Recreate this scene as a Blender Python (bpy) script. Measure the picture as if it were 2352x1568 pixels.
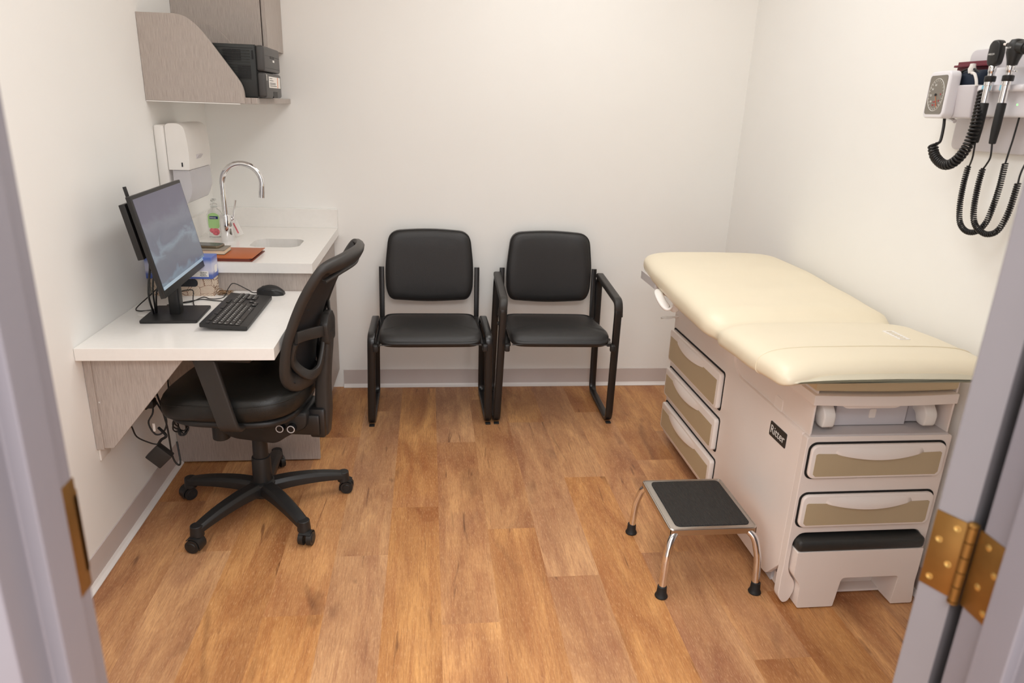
import bpy, bmesh, math, random
from mathutils import Vector, Matrix
random.seed(7)
PI = math.pi
scene = bpy.context.scene
COL = scene.collection
for o in list(bpy.data.objects): bpy.data.objects.remove(o)

# ------------------------------------------------------------------ camera, world, light, exposure
W, YF, HC = 2.69, -3.0, 2.70            # room width, door wall, ceiling height
cam_d = bpy.data.cameras.new('camera'); cam = bpy.data.objects.new('camera', cam_d); COL.objects.link(cam)
CF, CP = 1615.7, Vector((1.0614, -3.6844, 1.5037))
pitch, yaw, roll = .3225, .1247, .0389
fw = Vector((math.sin(yaw)*math.cos(pitch), math.cos(yaw)*math.cos(pitch), -math.sin(pitch)))
rt = Vector((math.cos(yaw), -math.sin(yaw), 0)); up = rt.cross(fw)
r2 = rt*math.cos(roll) + up*math.sin(roll); u2 = -rt*math.sin(roll) + up*math.cos(roll)
m = Matrix((r2, u2, -fw)).transposed().to_4x4(); m.translation = CP
cam.matrix_world = m
cam_d.sensor_width = 36; cam_d.sensor_fit = 'HORIZONTAL'; cam_d.lens = 36*CF/2352
cam_d.clip_start = .02
cam_d.dof.use_dof = True; cam_d.dof.focus_distance = 2.75; cam_d.dof.aperture_fstop = 3.8
scene.camera = cam

wd = bpy.data.worlds.new('world'); scene.world = wd; wd.use_nodes = True
wd.node_tree.nodes['Background'].inputs[0].default_value = (.96, .94, .94, 1)
wd.node_tree.nodes['Background'].inputs[1].default_value = 2.1
def area(name, loc, sx, sy, power, color, rot=(0, 0, 0)):
    l = bpy.data.lights.new(name, 'AREA'); l.shape = 'RECTANGLE'; l.size = sx; l.size_y = sy
    l.energy = power; l.color = color
    o = bpy.data.objects.new(name, l); COL.objects.link(o); o.location = loc; o.rotation_euler = rot
    return o
area('ceiling_or_fill_light', (1.70, -1.20, HC-.03), 0.60, 1.20, 14, (.99, 1.0, .985))
area('ceiling_or_fill_light', (.95, -2.25, HC-.03), 1.20, .60, 12, (.99, 1.0, .985))  # fill light added to soften shadows and flatten contrast, no known fitting
area('corridor_ceiling_light', (1.1, -4.5, HC-.03), 1.8, 1.2, 75, (.97, .97, .98))
scene.cycles.diffuse_bounces = 8; scene.cycles.max_bounces = 12
scene.view_settings.view_transform = 'Standard'; scene.view_settings.look = 'None'
scene.view_settings.gamma = 1; scene.view_settings.use_curve_mapping = False
scene.view_settings.exposure = 0.09

# ------------------------------------------------------------------ materials
def new_mat(name):
    mt = bpy.data.materials.new(name); mt.use_nodes = True
    nt = mt.node_tree; return mt, nt, nt.nodes['Principled BSDF']
def mat(name, color, rough=.5, metal=0, bump=0, bscale=300, spec=.5, trans=0, alpha=1, var=0, vscale=8, coat=0, ior=1.45, stretch=None, emit=0):
    mt, nt, p = new_mat(name)
    c = (*color, 1)
    p.inputs['Base Color'].default_value = c; p.inputs['Roughness'].default_value = rough
    p.inputs['Metallic'].default_value = metal; p.inputs['Specular IOR Level'].default_value = spec
    p.inputs['Transmission Weight'].default_value = trans; p.inputs['Alpha'].default_value = alpha
    p.inputs['Coat Weight'].default_value = coat; p.inputs['IOR'].default_value = ior
    if emit:
        p.inputs['Emission Color'].default_value = c; p.inputs['Emission Strength'].default_value = emit
    tc = nt.nodes.new('ShaderNodeTexCoord'); mp = nt.nodes.new('ShaderNodeMapping')
    nt.links.new(tc.outputs['Object'], mp.inputs[0])
    if stretch: mp.inputs['Scale'].default_value = stretch
    if bump:
        n = nt.nodes.new('ShaderNodeTexNoise'); n.inputs['Scale'].default_value = bscale; n.inputs['Detail'].default_value = 2
        b = nt.nodes.new('ShaderNodeBump'); b.inputs['Strength'].default_value = bump; b.inputs['Distance'].default_value = .002
        nt.links.new(mp.outputs[0], n.inputs[0]); nt.links.new(n.outputs[0], b.inputs['Height']); nt.links.new(b.outputs[0], p.inputs['Normal'])
    n = nt.nodes.new('ShaderNodeTexNoise'); n.inputs['Scale'].default_value = vscale; n.inputs['Detail'].default_value = 3
    nt.links.new(mp.outputs[0], n.inputs[0])
    r = nt.nodes.new('ShaderNodeValToRGB'); v = var or .02
    r.color_ramp.elements[0].position = .3; r.color_ramp.elements[1].position = .7
    r.color_ramp.elements[0].color = tuple(x*(1-v) for x in color)+(1,)
    r.color_ramp.elements[1].color = tuple(min(1, x*(1+v)) for x in color)+(1,)
    nt.links.new(n.outputs[0], r.inputs[0]); nt.links.new(r.outputs[0], p.inputs['Base Color'])
    return mt
def srgb(r, g, b):
    f = lambda v: (v/255/12.92) if v/255 < .04045 else ((v/255+.055)/1.055)**2.4
    return (f(r), f(g), f(b))

M = {}
M['wall'] = mat('wall_paint', (.88, .876, .852), .6, bump=.06, bscale=400, var=.008, vscale=3)
M['wall_hall'] = mat('corridor_wall_paint', (.7, .7, .7), .6, bump=.05)
M['ceiling'] = mat('ceiling_tile', (.88, .87, .85), .8, bump=.3, bscale=200)
M['base'] = mat('baseboard_rubber', srgb(200, 190, 186), .42, bump=.03, bscale=200)
M['base_toe'] = mat('baseboard_toe_light', srgb(232, 226, 222), .45)
M['frame'] = mat('door_frame_paint', srgb(122, 118, 124), .35, bump=.05, bscale=150)
M['doorleaf'] = mat('door_edge_paint', srgb(124, 120, 123), .4)
M['brass_light'] = mat('worn_brass', srgb(205, 170, 100), .25, .8)
M['brass'] = mat('brass', srgb(134, 98, 50), .40, .8, bump=.05, bscale=60, var=.08, vscale=30)
M['quartz'] = mat('white_quartz', (.86, .84, .81), .16, spec=.5, var=.012, vscale=60)
M['white_plastic'] = mat('white_plastic', (.80, .78, .75), .32)
M['black_plastic'] = mat('black_plastic', (.016, .0155, .0155), .42, bump=.12, bscale=900)
M['charcoal_plastic'] = mat('charcoal_plastic', (.030, .027, .025), .40, bump=.2, bscale=1200)
M['black_gloss'] = mat('black_gloss', (.01, .01, .011), .16)
M['black_metal'] = mat('black_powder_metal', (.013, .012, .012), .30, spec=.6)
M['black_vinyl'] = mat('black_vinyl', (.019, .018, .018), .42, bump=.35, bscale=500, spec=.55)
M['seat_leather'] = mat('seat_leather', (.011, .011, .010), .38, bump=.25, bscale=400)
M['chrome'] = mat('chrome', (.82, .82, .83), .07, 1)
M['steel'] = mat('brushed_steel', (.60, .57, .53), .28, 1, bump=.05, bscale=300, stretch=(1, 12, 1))
M['rubber'] = mat('black_rubber', (.012, .012, .012), .6)
M['cream_vinyl'] = mat('cream_vinyl', srgb(230, 219, 194), .36, bump=.12, bscale=500, var=.012)
M['cream_dark'] = mat('cream_vinyl_pad', srgb(206, 190, 156), .45, bump=.1)
M['putty'] = mat('putty_plastic', srgb(236, 226, 219), .34, bump=.05, bscale=500, var=.01)
M['putty_light'] = mat('light_putty_plastic', srgb(240, 232, 226), .30, var=.01)
M['taupe'] = mat('taupe_panel', srgb(186, 169, 138), .42, bump=.05)
M['trim_shade'] = mat('dark_trim_and_shade', (.012, .011, .010), .8)  # near-black for toe kick and screws, and painted shade round drawers and step
M['grey_metal'] = mat('grey_metal', srgb(200, 196, 196), .4)
M['tread'] = mat('dark_grey_tread', (.028, .029, .028), .45, bump=.2, bscale=300)
M['printer'] = mat('printer_plastic', (.018, .020, .019), .42, bump=.1, bscale=900)
M['printer_front'] = mat('printer_front_plastic', (.06, .057, .056), .42, bump=.1, bscale=900)
M['printer_black'] = mat('printer_slot', (.004, .004, .005), .5)
M['label'] = mat('white_label', (.85, .82, .78), .5)
M['ink'] = mat('dark_ink', (.02, .02, .025), .6)
M['ink_white'] = mat('white_ink', (.85, .85, .83), .5)
M['ink_red'] = mat('red_ink', srgb(200, 40, 60), .5)
M['ink_blue'] = mat('blue_ink', srgb(24, 40, 100), .5)
M['ink_orange'] = mat('orange_ink', srgb(215, 130, 80), .5)
M['ink_yellow'] = mat('yellow_ink', srgb(200, 180, 50), .5)
M['leather_tan'] = mat('tan_leather', srgb(178, 96, 50), .45, bump=.15, bscale=500)
M['leather_edge'] = mat('dark_red_leather', srgb(110, 50, 38), .5)
M['notebook'] = mat('grey_notebook', srgb(140, 132, 120), .6, bump=.1)
M['paper'] = mat('paper', srgb(225, 212, 186), .7)
M['phone'] = mat('bronze_phone', srgb(120, 105, 85), .25, .4)
M['navy'] = mat('navy_fabric', (.008, .016, .035), .75, bump=.5, bscale=700)
M['burgundy'] = mat('burgundy_cover', srgb(105, 34, 48), .55)
M['sky_clip'] = mat('blue_clip', srgb(130, 195, 220), .3)
M['clear'] = mat('clear_plastic', (.86, .87, .86), .06, trans=.92, ior=1.3)
M['smoke'] = mat('frosted_plastic', (.78, .77, .80), .22, trans=.5, alpha=.9, ior=1.2)
M['green_label'] = mat('green_label', srgb(168, 208, 140), .4)
M['pink_label'] = mat('pink_label', srgb(215, 110, 120), .4, var=.25, vscale=140)
M['gold'] = mat('gold_chain', srgb(150, 120, 90), .4, .5)
M['gauge_white'] = mat('gauge_white', (.80, .79, .83), .3)
M['diag_grey'] = mat('diagnostic_grey', srgb(206, 202, 206), .38)
M['cable'] = mat('black_cable', (.012, .011, .011), .38)
M['screen_glass'] = None

def laminate(name, base, dark, axis='z'):
    mt, nt, p = new_mat(name); L = nt.links.new; N = nt.nodes.new
    tc = N('ShaderNodeTexCoord'); mp = N('ShaderNodeMapping'); L(tc.outputs['Object'], mp.inputs[0])
    mp.inputs['Scale'].default_value = (1, 1, .03)
    n = N('ShaderNodeTexNoise'); n.inputs['Scale'].default_value = 650; n.inputs['Detail'].default_value = 3; n.inputs['Roughness'].default_value = .7
    L(mp.outputs[0], n.inputs[0])
    r = N('ShaderNodeValToRGB'); r.color_ramp.elements[0].position = .33; r.color_ramp.elements[1].position = .62
    r.color_ramp.elements[0].color = (*dark, 1); r.color_ramp.elements[1].color = (*base, 1)
    L(n.outputs[0], r.inputs[0]); L(r.outputs[0], p.inputs['Base Color'])
    b = N('ShaderNodeBump'); b.inputs['Strength'].default_value = .12; b.inputs['Distance'].default_value = .001
    L(n.outputs[0], b.inputs['Height']); L(b.outputs[0], p.inputs['Normal'])
    p.inputs['Roughness'].default_value = .45
    return mt
M['laminate'] = laminate('grey_streaked_laminate', srgb(184, 174, 167), srgb(158, 147, 140))

def floor_material():
    mt, nt, p = new_mat('vinyl_plank_floor'); L = nt.links.new; N = nt.nodes.new
    uv = N('ShaderNodeUVMap'); uv.uv_map = 'UVMap'
    at = N('ShaderNodeAttribute'); at.attribute_name = 'plank'
    def mapping(sx, sy):
        q = N('ShaderNodeMapping'); q.inputs['Scale'].default_value = (sx, sy, 1); L(uv.outputs[0], q.inputs[0]); return q
    def noise(q, sc, det=4, ro=.6, dist=0):
        n = N('ShaderNodeTexNoise'); n.inputs['Scale'].default_value = sc; n.inputs['Detail'].default_value = det
        n.inputs['Roughness'].default_value = ro; n.inputs['Distortion'].default_value = dist; L(q.outputs[0], n.inputs[0]); return n
    def mix(fac, a, b, mode='MIX'):
        x = N('ShaderNodeMix'); x.data_type = 'RGBA'; x.blend_type = mode
        if isinstance(fac, (int, float)): x.inputs[0].default_value = fac
        else: L(fac, x.inputs[0])
        for s, i in ((a, 6), (b, 7)):
            if isinstance(s, tuple): x.inputs[i].default_value = (*s, 1)
            else: L(s, x.inputs[i])
        return x.outputs[2]
    def ramp(src, p0, p1, c0=(0, 0, 0), c1=(1, 1, 1)):
        r = N('ShaderNodeValToRGB'); r.color_ramp.elements[0].position = p0; r.color_ramp.elements[1].position = p1
        r.color_ramp.elements[0].color = (*c0, 1); r.color_ramp.elements[1].color = (*c1, 1); L(src, r.inputs[0]); return r.outputs[0]
    big = noise(mapping(1, .24), 7, 6, .60, .7)
    col = ramp(big.outputs[0], .30, .70, srgb(146, 92, 58), srgb(222, 168, 112))
    band = noise(mapping(1, .07), 26, 6, .66, .9)
    col = mix(ramp(band.outputs[0], .46, .74, c1=(.6, .6, .6)), col, srgb(160, 98, 62))
    cloud = noise(mapping(1, .45), 4.2, 3, .5, .3)
    col = mix(ramp(cloud.outputs[0], .56, .80, c1=(.55, .55, .55)), col, srgb(162, 112, 84))
    fine = noise(mapping(1, .05), 230, 4, .75, .3)
    col = mix(ramp(fine.outputs[0], .46, .66, c1=(.55, .55, .55)), col, srgb(142, 92, 60))
    fine2 = noise(mapping(1, .10), 420, 3, .75)
    col = mix(ramp(fine2.outputs[0], .52, .68, c1=(.38, .38, .38)), col, srgb(240, 196, 148))
    # knots and dark grain flecks
    kn = noise(mapping(1, .33), 6.5, 2, .4, 1.2)
    knm = ramp(kn.outputs[0], .63, .80, c1=(.6, .6, .6))
    col = mix(knm, col, srgb(98, 62, 42))
    fl = noise(mapping(1, .10), 34, 2, .5, .9)
    col = mix(ramp(fl.outputs[0], .665, .75, c1=(.6, .6, .6)), col, srgb(92, 56, 38))
    # each plank a little lighter or darker
    sep = N('ShaderNodeSeparateColor'); L(at.outputs['Color'], sep.inputs[0])
    hsv = N('ShaderNodeHueSaturation'); L(col, hsv.inputs['Color'])
    mr = N('ShaderNodeMapRange'); mr.inputs['To Min'].default_value = .94; mr.inputs['To Max'].default_value = 1.08
    L(sep.outputs[0], mr.inputs[0]); L(mr.outputs[0], hsv.inputs['Value'])
    mr2 = N('ShaderNodeMapRange'); mr2.inputs['To Min'].default_value = .94; mr2.inputs['To Max'].default_value = 1.06
    L(sep.outputs[1], mr2.inputs[0]); L(mr2.outputs[0], hsv.inputs['Saturation'])
    L(hsv.outputs[0], p.inputs['Base Color'])
    p.inputs['Roughness'].default_value = .46; p.inputs['Specular IOR Level'].default_value = .4
    b = N('ShaderNodeBump'); b.inputs['Strength'].default_value = .25; b.inputs['Distance'].default_value = .001
    L(fine.outputs[0], b.inputs['Height']); L(b.outputs[0], p.inputs['Normal'])
    return mt

# ------------------------------------------------------------------ mesh helpers
def spline(pts, n=8, closed=False):
    P = [Vector(p) for p in pts]; out = []; k = len(P)
    segs = k if closed else k-1
    for i in range(segs):
        if closed: a, b, c, d = P[(i-1) % k], P[i], P[(i+1) % k], P[(i+2) % k]
        else: a, b, c, d = P[max(i-1, 0)], P[i], P[i+1], P[min(i+2, k-1)]
        for j in range(n):
            t = j/n
            out.append(.5*((2*b)+(-a+c)*t+(2*a-5*b+4*c-d)*t*t+(-a+3*b-3*c+d)*t**3))
    if not closed: out.append(P[-1])
    return out
def fillet(pts, r, n=6, closed=False):
    P = [Vector(p) for p in pts]; k = len(P); out = []
    for i in range(k):
        if not closed and i in (0, k-1): out.append(P[i]); continue
        rr = r[i] if isinstance(r, (list, tuple)) else r
        a = P[(i-1) % k]-P[i]; b = P[(i+1) % k]-P[i]
        d = min(rr, a.length*.49, b.length*.49)
        if d < 1e-5: out.append(P[i]); continue
        s = P[i]+a.normalized()*d; e = P[i]+b.normalized()*d
        for j in range(n+1):
            t = j/n; out.append(s*(1-t)**2+P[i]*2*t*(1-t)+e*t*t)
    return out
def rrect(w, h, r, n=5, cx=0, cy=0):
    pts = []
    for (sx, sy, a0) in ((1, 1, 0), (-1, 1, 90), (-1, -1, 180), (1, -1, 270)):
        for j in range(n+1):
            a = math.radians(a0+90*j/n)
            pts.append((cx+sx*(w/2-r)+r*math.cos(a), cy+sy*(h/2-r)+r*math.sin(a)))
    return pts
class B:
    def __init__(s): s.bm = bmesh.new()
    def face(s, vs):
        try: return s.bm.faces.new(vs)
        except ValueError: return None
    def box(s, lo, hi, bev=0, seg=2, mtx=None):
        lo, hi = Vector(lo), Vector(hi); t = bmesh.new()
        bmesh.ops.create_cube(t, size=1)
        for v in t.verts:
            v.co = Vector([lo[i]+(v.co[i]+.5)*(hi[i]-lo[i]) for i in range(3)])
        if bev: bmesh.ops.bevel(t, geom=t.edges[:], offset=min(bev, min(abs(hi[i]-lo[i]) for i in range(3))*.49), segments=seg, affect='EDGES', profile=.5)
        s.merge(t, mtx); return s
    def merge(s, t, mtx=None):
        if mtx is not None: bmesh.ops.transform(t, matrix=mtx, verts=t.verts)
        vm = {v: s.bm.verts.new(v.co) for v in t.verts}
        for f in t.faces:
            s.face([vm[v] for v in f.verts])
        t.free()
    def prism(s, pts, axis, a, b, bev=0, seg=2, mtx=None):
        """extrude a 2-D polygon along axis 0/1/2 from a to b"""
        def p3(p, h):
            q = list(p); q.insert(axis, h); return Vector(q)
        t = bmesh.new()
        lo = [t.verts.new(p3(p, a)) for p in pts]; hi = [t.verts.new(p3(p, b)) for p in pts]
        t.faces.new(lo[::-1]); t.faces.new(hi); n = len(pts)
        for i in range(n): t.faces.new([lo[i], lo[(i+1) % n], hi[(i+1) % n], hi[i]])
        bmesh.ops.recalc_face_normals(t, faces=t.faces[:])
        if bev:
            es = [e for f in t.faces if len(f.verts) == n and n > 4 or (n <= 4) for e in f.edges]
            es = list({e for e in es})
            if n > 4:
                caps = [f for f in t.faces if len(f.verts) == n]
                es = list({e for f in caps for e in f.edges})
            bmesh.ops.bevel(t, geom=es, offset=bev, segments=seg, affect='EDGES', profile=.5)
        s.merge(t, mtx); return s
    def ring_loft(s, rings, cap=True, closed=False):
        R = [[s.bm.verts.new(p) for p in r] for r in rings]; n = len(R[0])
        m_ = len(R) if closed else len(R)-1
        for i in range(m_):
            a, b = R[i], R[(i+1) % len(R)]
            for j in range(n): s.face([a[j], a[(j+1) % n], b[(j+1) % n], b[j]])
        if cap and not closed:
            s.face(R[0][::-1]); s.face(R[-1])
        return s
    def sweep(s, pts, section, closed=False, cap=True, upv=None, scale=None):
        P = [Vector(p) for p in pts]; n = len(P); rings = []
        prev = None
        for i in range(n):
            if closed: t = P[(i+1) % n]-P[(i-1) % n]
            else: t = P[min(i+1, n-1)]-P[max(i-1, 0)]
            t.normalize()
            if upv is not None: x = Vector(upv).cross(t); 
            elif prev is None: x = (Vector((0, 0, 1)) if abs(t.z) < .9 else Vector((0, 1, 0))).cross(t)
            else: x = prev-t*prev.dot(t)
            if x.length < 1e-6: x = prev or Vector((1, 0, 0))
            x.normalize(); prev = x; y = t.cross(x)
            k = scale[i] if scale else 1
            rings.append([P[i]+x*(a*k)+y*(b*k) for a, b in section])
        return s.ring_loft(rings, cap, closed)
    def tube(s, pts, r, n=10, closed=False, scale=None):
        sec = [(r*math.cos(2*PI*k/n), r*math.sin(2*PI*k/n)) for k in range(n)]
        return s.sweep(pts, sec, closed, scale=scale)
    def bar(s, pts, w, h, r=.003, closed=False, upv=None, scale=None, n=2):
        return s.sweep(pts, rrect(w, h, min(r, w*.49, h*.49), n), closed, upv=upv, scale=scale)
    def cyl(s, p0, p1, r, r1=None, n=20):
        p0, p1 = Vector(p0), Vector(p1); r1 = r if r1 is None else r1
        t = (p1-p0).normalized(); x = (Vector((0, 0, 1)) if abs(t.z) < .9 else Vector((1, 0, 0))).cross(t).normalized(); y = t.cross(x)
        rings = [[p+x*(q*math.cos(2*PI*k/n))+y*(q*math.sin(2*PI*k/n)) for k in range(n)] for p, q in ((p0, r), (p1, r1))]
        return s.ring_loft(rings)
    def lathe(s, prof, c=(0, 0, 0), n=24, axis=2):
        c = Vector(c); rings = []
        for r, h in prof:
            ring = []
            for k in range(n):
                a = 2*PI*k/n; q = [max(r, 1e-4)*math.cos(a), max(r, 1e-4)*math.sin(a)]; q.insert(axis, h); ring.append(c+Vector(q))
            rings.append(ring)
        return s.ring_loft(rings)
    def build(s, name, m_, parent=None, loc=None, rot=None, smooth=40, sub=0, bevel=0, solid=0):
        bmesh.ops.remove_doubles(s.bm, verts=s.bm.verts, dist=1e-6)
        bmesh.ops.recalc_face_normals(s.bm, faces=s.bm.faces[:])
        me = bpy.data.meshes.new(name); s.bm.to_mesh(me); s.bm.free()
        if smooth:
            for p in me.polygons: p.use_smooth = True
            if smooth < 180: me.set_sharp_from_angle(angle=math.radians(smooth))
        o = bpy.data.objects.new(name, me); COL.objects.link(o)
        me.materials.append(M[m_] if isinstance(m_, str) else m_)
        if parent: o.parent = parent
        if loc: o.location = loc
        if rot: o.rotation_euler = rot
        if solid:
            q = o.modifiers.new('solid', 'SOLIDIFY'); q.thickness = solid; q.offset = 0
        if sub:
            q = o.modifiers.new('sub', 'SUBSURF'); q.levels = sub; q.render_levels = sub
        if bevel:
            q = o.modifiers.new('bev', 'BEVEL'); q.width = bevel; q.segments = 2
        return o
def thing(name, label, cat, loc=(0, 0, 0), rz=0, group=None):
    o = bpy.data.objects.new(name, None); COL.objects.link(o); o.empty_display_size = .05
    o.location = loc; o.rotation_euler = (0, 0, rz); o['label'] = label; o['category'] = cat
    if group: o['group'] = group
    return o
def tag(o, label, cat, group=None):
    o['label'] = label; o['category'] = cat
    if group: o['group'] = group
    return o
def struct(o): o['kind'] = 'structure'; return o
def text(name, s, size, m_, parent, loc, rot, ext=.0003, align='LEFT', sx=1):
    c = bpy.data.curves.new(name, 'FONT'); c.body = s; c.size = size; c.extrude = ext; c.align_x = align; c.resolution_u = 3
    t = bpy.data.objects.new('t', c); COL.objects.link(t)
    dg = bpy.context.evaluated_depsgraph_get(); me = bpy.data.meshes.new_from_object(t.evaluated_get(dg))
    bpy.data.objects.remove(t)
    me.name = name; o = bpy.data.objects.new(name, me); COL.objects.link(o); me.materials.clear(); me.materials.append(M[m_])
    o.parent = parent; o.location = loc; o.rotation_euler = rot; o.scale = (sx, 1, 1)
    return o
def T(x, y, z, rx=0, ry=0, rz=0):
    from mathutils import Euler
    mm = Euler((rx, ry, rz)).to_matrix().to_4x4(); mm.translation = (x, y, z); return mm
# text facing -y (towards the door): rot (90,0,0); facing +x: (90,0,90); facing -x: (90,0,-90)
R_MY, R_PX, R_MX = (PI/2, 0, 0), (PI/2, 0, PI/2), (PI/2, 0, -PI/2)

# ------------------------------------------------------------------ setting
def make_floor():
    bm = bmesh.new(); uvl = bm.loops.layers.uv.new('UVMap'); cl = bm.loops.layers.float_color.new('plank')
    pw, pl = .18, 1.22; joints = {6: -1.42, 3: -1.557, 4: -1.253, 7: -1.713, 2: -1.85, 5: -.70, 10: -2.13, 1: -1.0, 8: -1.05, 9: -1.60, 0: -1.5}
    x0 = .20; rnd = random.Random(11)
    for c in range(-3, 20):
        xa, xb = x0+pw*c-.0, x0+pw*(c+1)
        base = joints.get(c, rnd.uniform(-1.2, 0)); k0 = int((-5.9-base)//pl)
        for k in range(k0, 6):
            ya, yb = base+k*pl, base+(k+1)*pl
            ya2, yb2 = max(ya, -5.6), min(yb, .12)
            xa2, xb2 = max(xa, -.12), min(xb, W+.12)
            if yb2 <= ya2 or xb2 <= xa2: continue
            f = bm.faces.new([bm.verts.new(v) for v in ((xa2, ya2, 0), (xb2, ya2, 0), (xb2, yb2, 0), (xa2, yb2, 0))])
            ou, ov, r1, r3 = rnd.uniform(0, 50), rnd.uniform(0, 50), rnd.random(), rnd.random()
            for l in f.loops:
                l[uvl].uv = (l.vert.co.x-xa+ou, l.vert.co.y-ya+ov); l[cl] = (r1, r3, 0, 1)
    me = bpy.data.meshes.new('floor'); bm.to_mesh(me); bm.free()
    o = bpy.data.objects.new('floor', me); COL.objects.link(o); me.materials.append(floor_material()); struct(o)
make_floor()
struct(B().box((-.12, -3.12, HC), (W+.12, .12, HC+.1)).build('ceiling', 'ceiling', smooth=0))
struct(B().box((-.12, .0, -.02), (W+.12, .12, HC)).build('wall_back', 'wall', smooth=0))
struct(B().box((-.12, -3.12, -.02), (0, 0, HC)).build('wall_left', 'wall', smooth=0))
struct(B().box((W, -3.12, -.02), (W+.12, 0, HC)).build('wall_right', 'wall', smooth=0))
XL, XR = .690, 1.765                    # clear opening between the frame rabbets
wf = B()
wf.box((-.12, -3.115, -.02), (XL-.03, YF, HC)); wf.box((XR+.03, -3.115, -.02), (W+.12, YF, HC)); wf.box((XL-.03, -3.115, 2.17), (XR+.03, YF, HC))
struct(wf.build('wall_front', 'wall', smooth=0))
# rubber cove base: profile with a flared light toe
def cove(name, p0, p1, nrm):
    prof = [(0, 0), (.016, 0), (.016, .003), (.008, .008), (.004, .016), (.0035, .100), (0, .102)]
    p0, p1, nrm = Vector(p0), Vector(p1), Vector(nrm)
    b = B(); b.ring_loft([[p+nrm*a+Vector((0, 0, h)) for a, h in prof] for p in (p0, p1)])
    o = struct(b.build(name, 'base', smooth=25))
    t = B(); t.ring_loft([[p+nrm*a+Vector((0, 0, h)) for a, h in ((.0, .001), (.020, .001), (.020, .004), (.010, .011), (.0055, .019), (.0, .019))] for p in (p0, p1)])
    struct(t.build(name.replace('baseboard', 'trim'), 'base_toe', smooth=25))
cove('baseboard_back', (.60, 0, 0), (W, 0, 0), (0, -1, 0))
cove('baseboard_left', (0, YF, 0), (0, -.85, 0), (1, 0, 0))
cove('baseboard_right', (W, YF, 0), (W, 0, 0), (-1, 0, 0))

# hollow metal door frame: rabbet, stop, rabbet, wrapped round the wall
def frame_profile(x, s):
    # s=+1 left jamb (face looks to +x), -1 right jamb;  list of (x, y)
    y0, y1 = -3.125, -2.985
    P = [(x-s*.05, y0), (x, y0), (x, y0+.044), (x+s*.016, y0+.044), (x+s*.016, y1-.050), (x, y1-.050), (x, y1), (x-s*.05, y1), (x-s*.05, y1-.015), (x-s*.028, y1-.015), (x-s*.028, y0+.01), (x-s*.05, y0+.01)]
    return P
fr = B()
fr.prism(frame_profile(XL, 1), 2, 0, 2.14); fr.prism(frame_profile(XR, -1), 2, 0, 2.14)
fr.box((XL-.05, -3.125, 2.14), (XR+.05, -2.985, 2.19))
frame = struct(fr.build('trim_1', 'frame', smooth=0, bevel=.0015))
sp = B(); sp.box((XL-.001, -3.030, .985), (XL+.0012, -2.9835, 1.118), .0006)
lip = [(XL+.0012, -2.99), (XL+.0012, -2.983), (XL-.003, -2.974), (XL-.010, -2.968), (XL-.010, -2.970), (XL-.004, -2.976), (XL-.0005, -2.985)]
sp.prism(lip, 2, 1.005, 1.098)
sp.build('strike_plate', 'brass', frame)
# door leaf swung into the room past the jamb: only its hinge edge shows
HX, HY = XR-.006, -2.972                # hinge pin
door = bpy.data.objects.new('door_1', None); COL.objects.link(door); struct(door)
door.location = (HX, HY, 0); A = math.radians(154)   # opening angle
door.rotation_euler = (0, 0, -A)
# local frame, closed door: leaf runs to -x from the pin, thickness towards -y
dl = B(); dl.box((-1.065, -.0460, .012), (-.003, -.0015, 2.125), .0015)
dl.build('door_leaf', 'doorleaf', door, smooth=0)
for hz in (.955, .22, 1.80):
    # leaf on the door edge (edge plane x=-.003, facing +x)
    h = B(); h.box((-.0035, -.0455, hz-.057), (-.0012, -.002, hz+.057), .0004)
    lf = h.build('hinge_leaf', 'brass', door)
    s2 = B()
    for k, (yy, zz) in enumerate(((-.016, .043), (-.034, .017), (-.016, -.012), (-.034, -.042))):
        s2.lathe([(.0046, -.0012), (.0046, -.0004), (.003, -.0002), (.0015, -.0009), (0, -.0009)], (0, yy, hz+zz), 16, axis=0)
    s2.build('hinge_screw', 'brass_light', lf)
    # leaf on the jamb
    jl = B(); jl.box((XR-.0018, -3.031, hz-.057), (XR+.0005, -2.981, hz+.057), .0004)
    jo = jl.build('hinge_leaf', 'brass', frame)
    s3 = B()
    for k, (yy, zz) in enumerate(((-3.000, .043), (-3.018, .014), (-3.000, -.016), (-3.018, -.043))):
        s3.lathe([(.0015, -.0030), (.003, -.0026), (.0046, -.0024), (.0046, -.0016)], (XR, yy, hz+zz), 16, axis=0)
    s3.build('hinge_screw', 'brass_light', jo)
    kn = B()
    for k in range(5):
        z0 = hz-.057+k*.0228; kn.lathe([(.0045, z0+.0004), (.0066, z0+.001), (.0066, z0+.0218), (.0045, z0+.0224)], (HX, HY-.002, 0), 20)
    kn.lathe([(.001, hz+.057), (.0072, hz+.0575), (.0072, hz+.0600), (.004, hz+.0625), (0, hz+.063)], (HX, HY-.002, 0), 20)
    kn.lathe([(0, hz-.063), (.004, hz-.0625), (.0072, hz-.060), (.0072, hz-.0575), (.001, hz-.057)], (HX, HY-.002, 0), 20)
    kn.build('hinge_knuckle', 'brass', frame)

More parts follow.
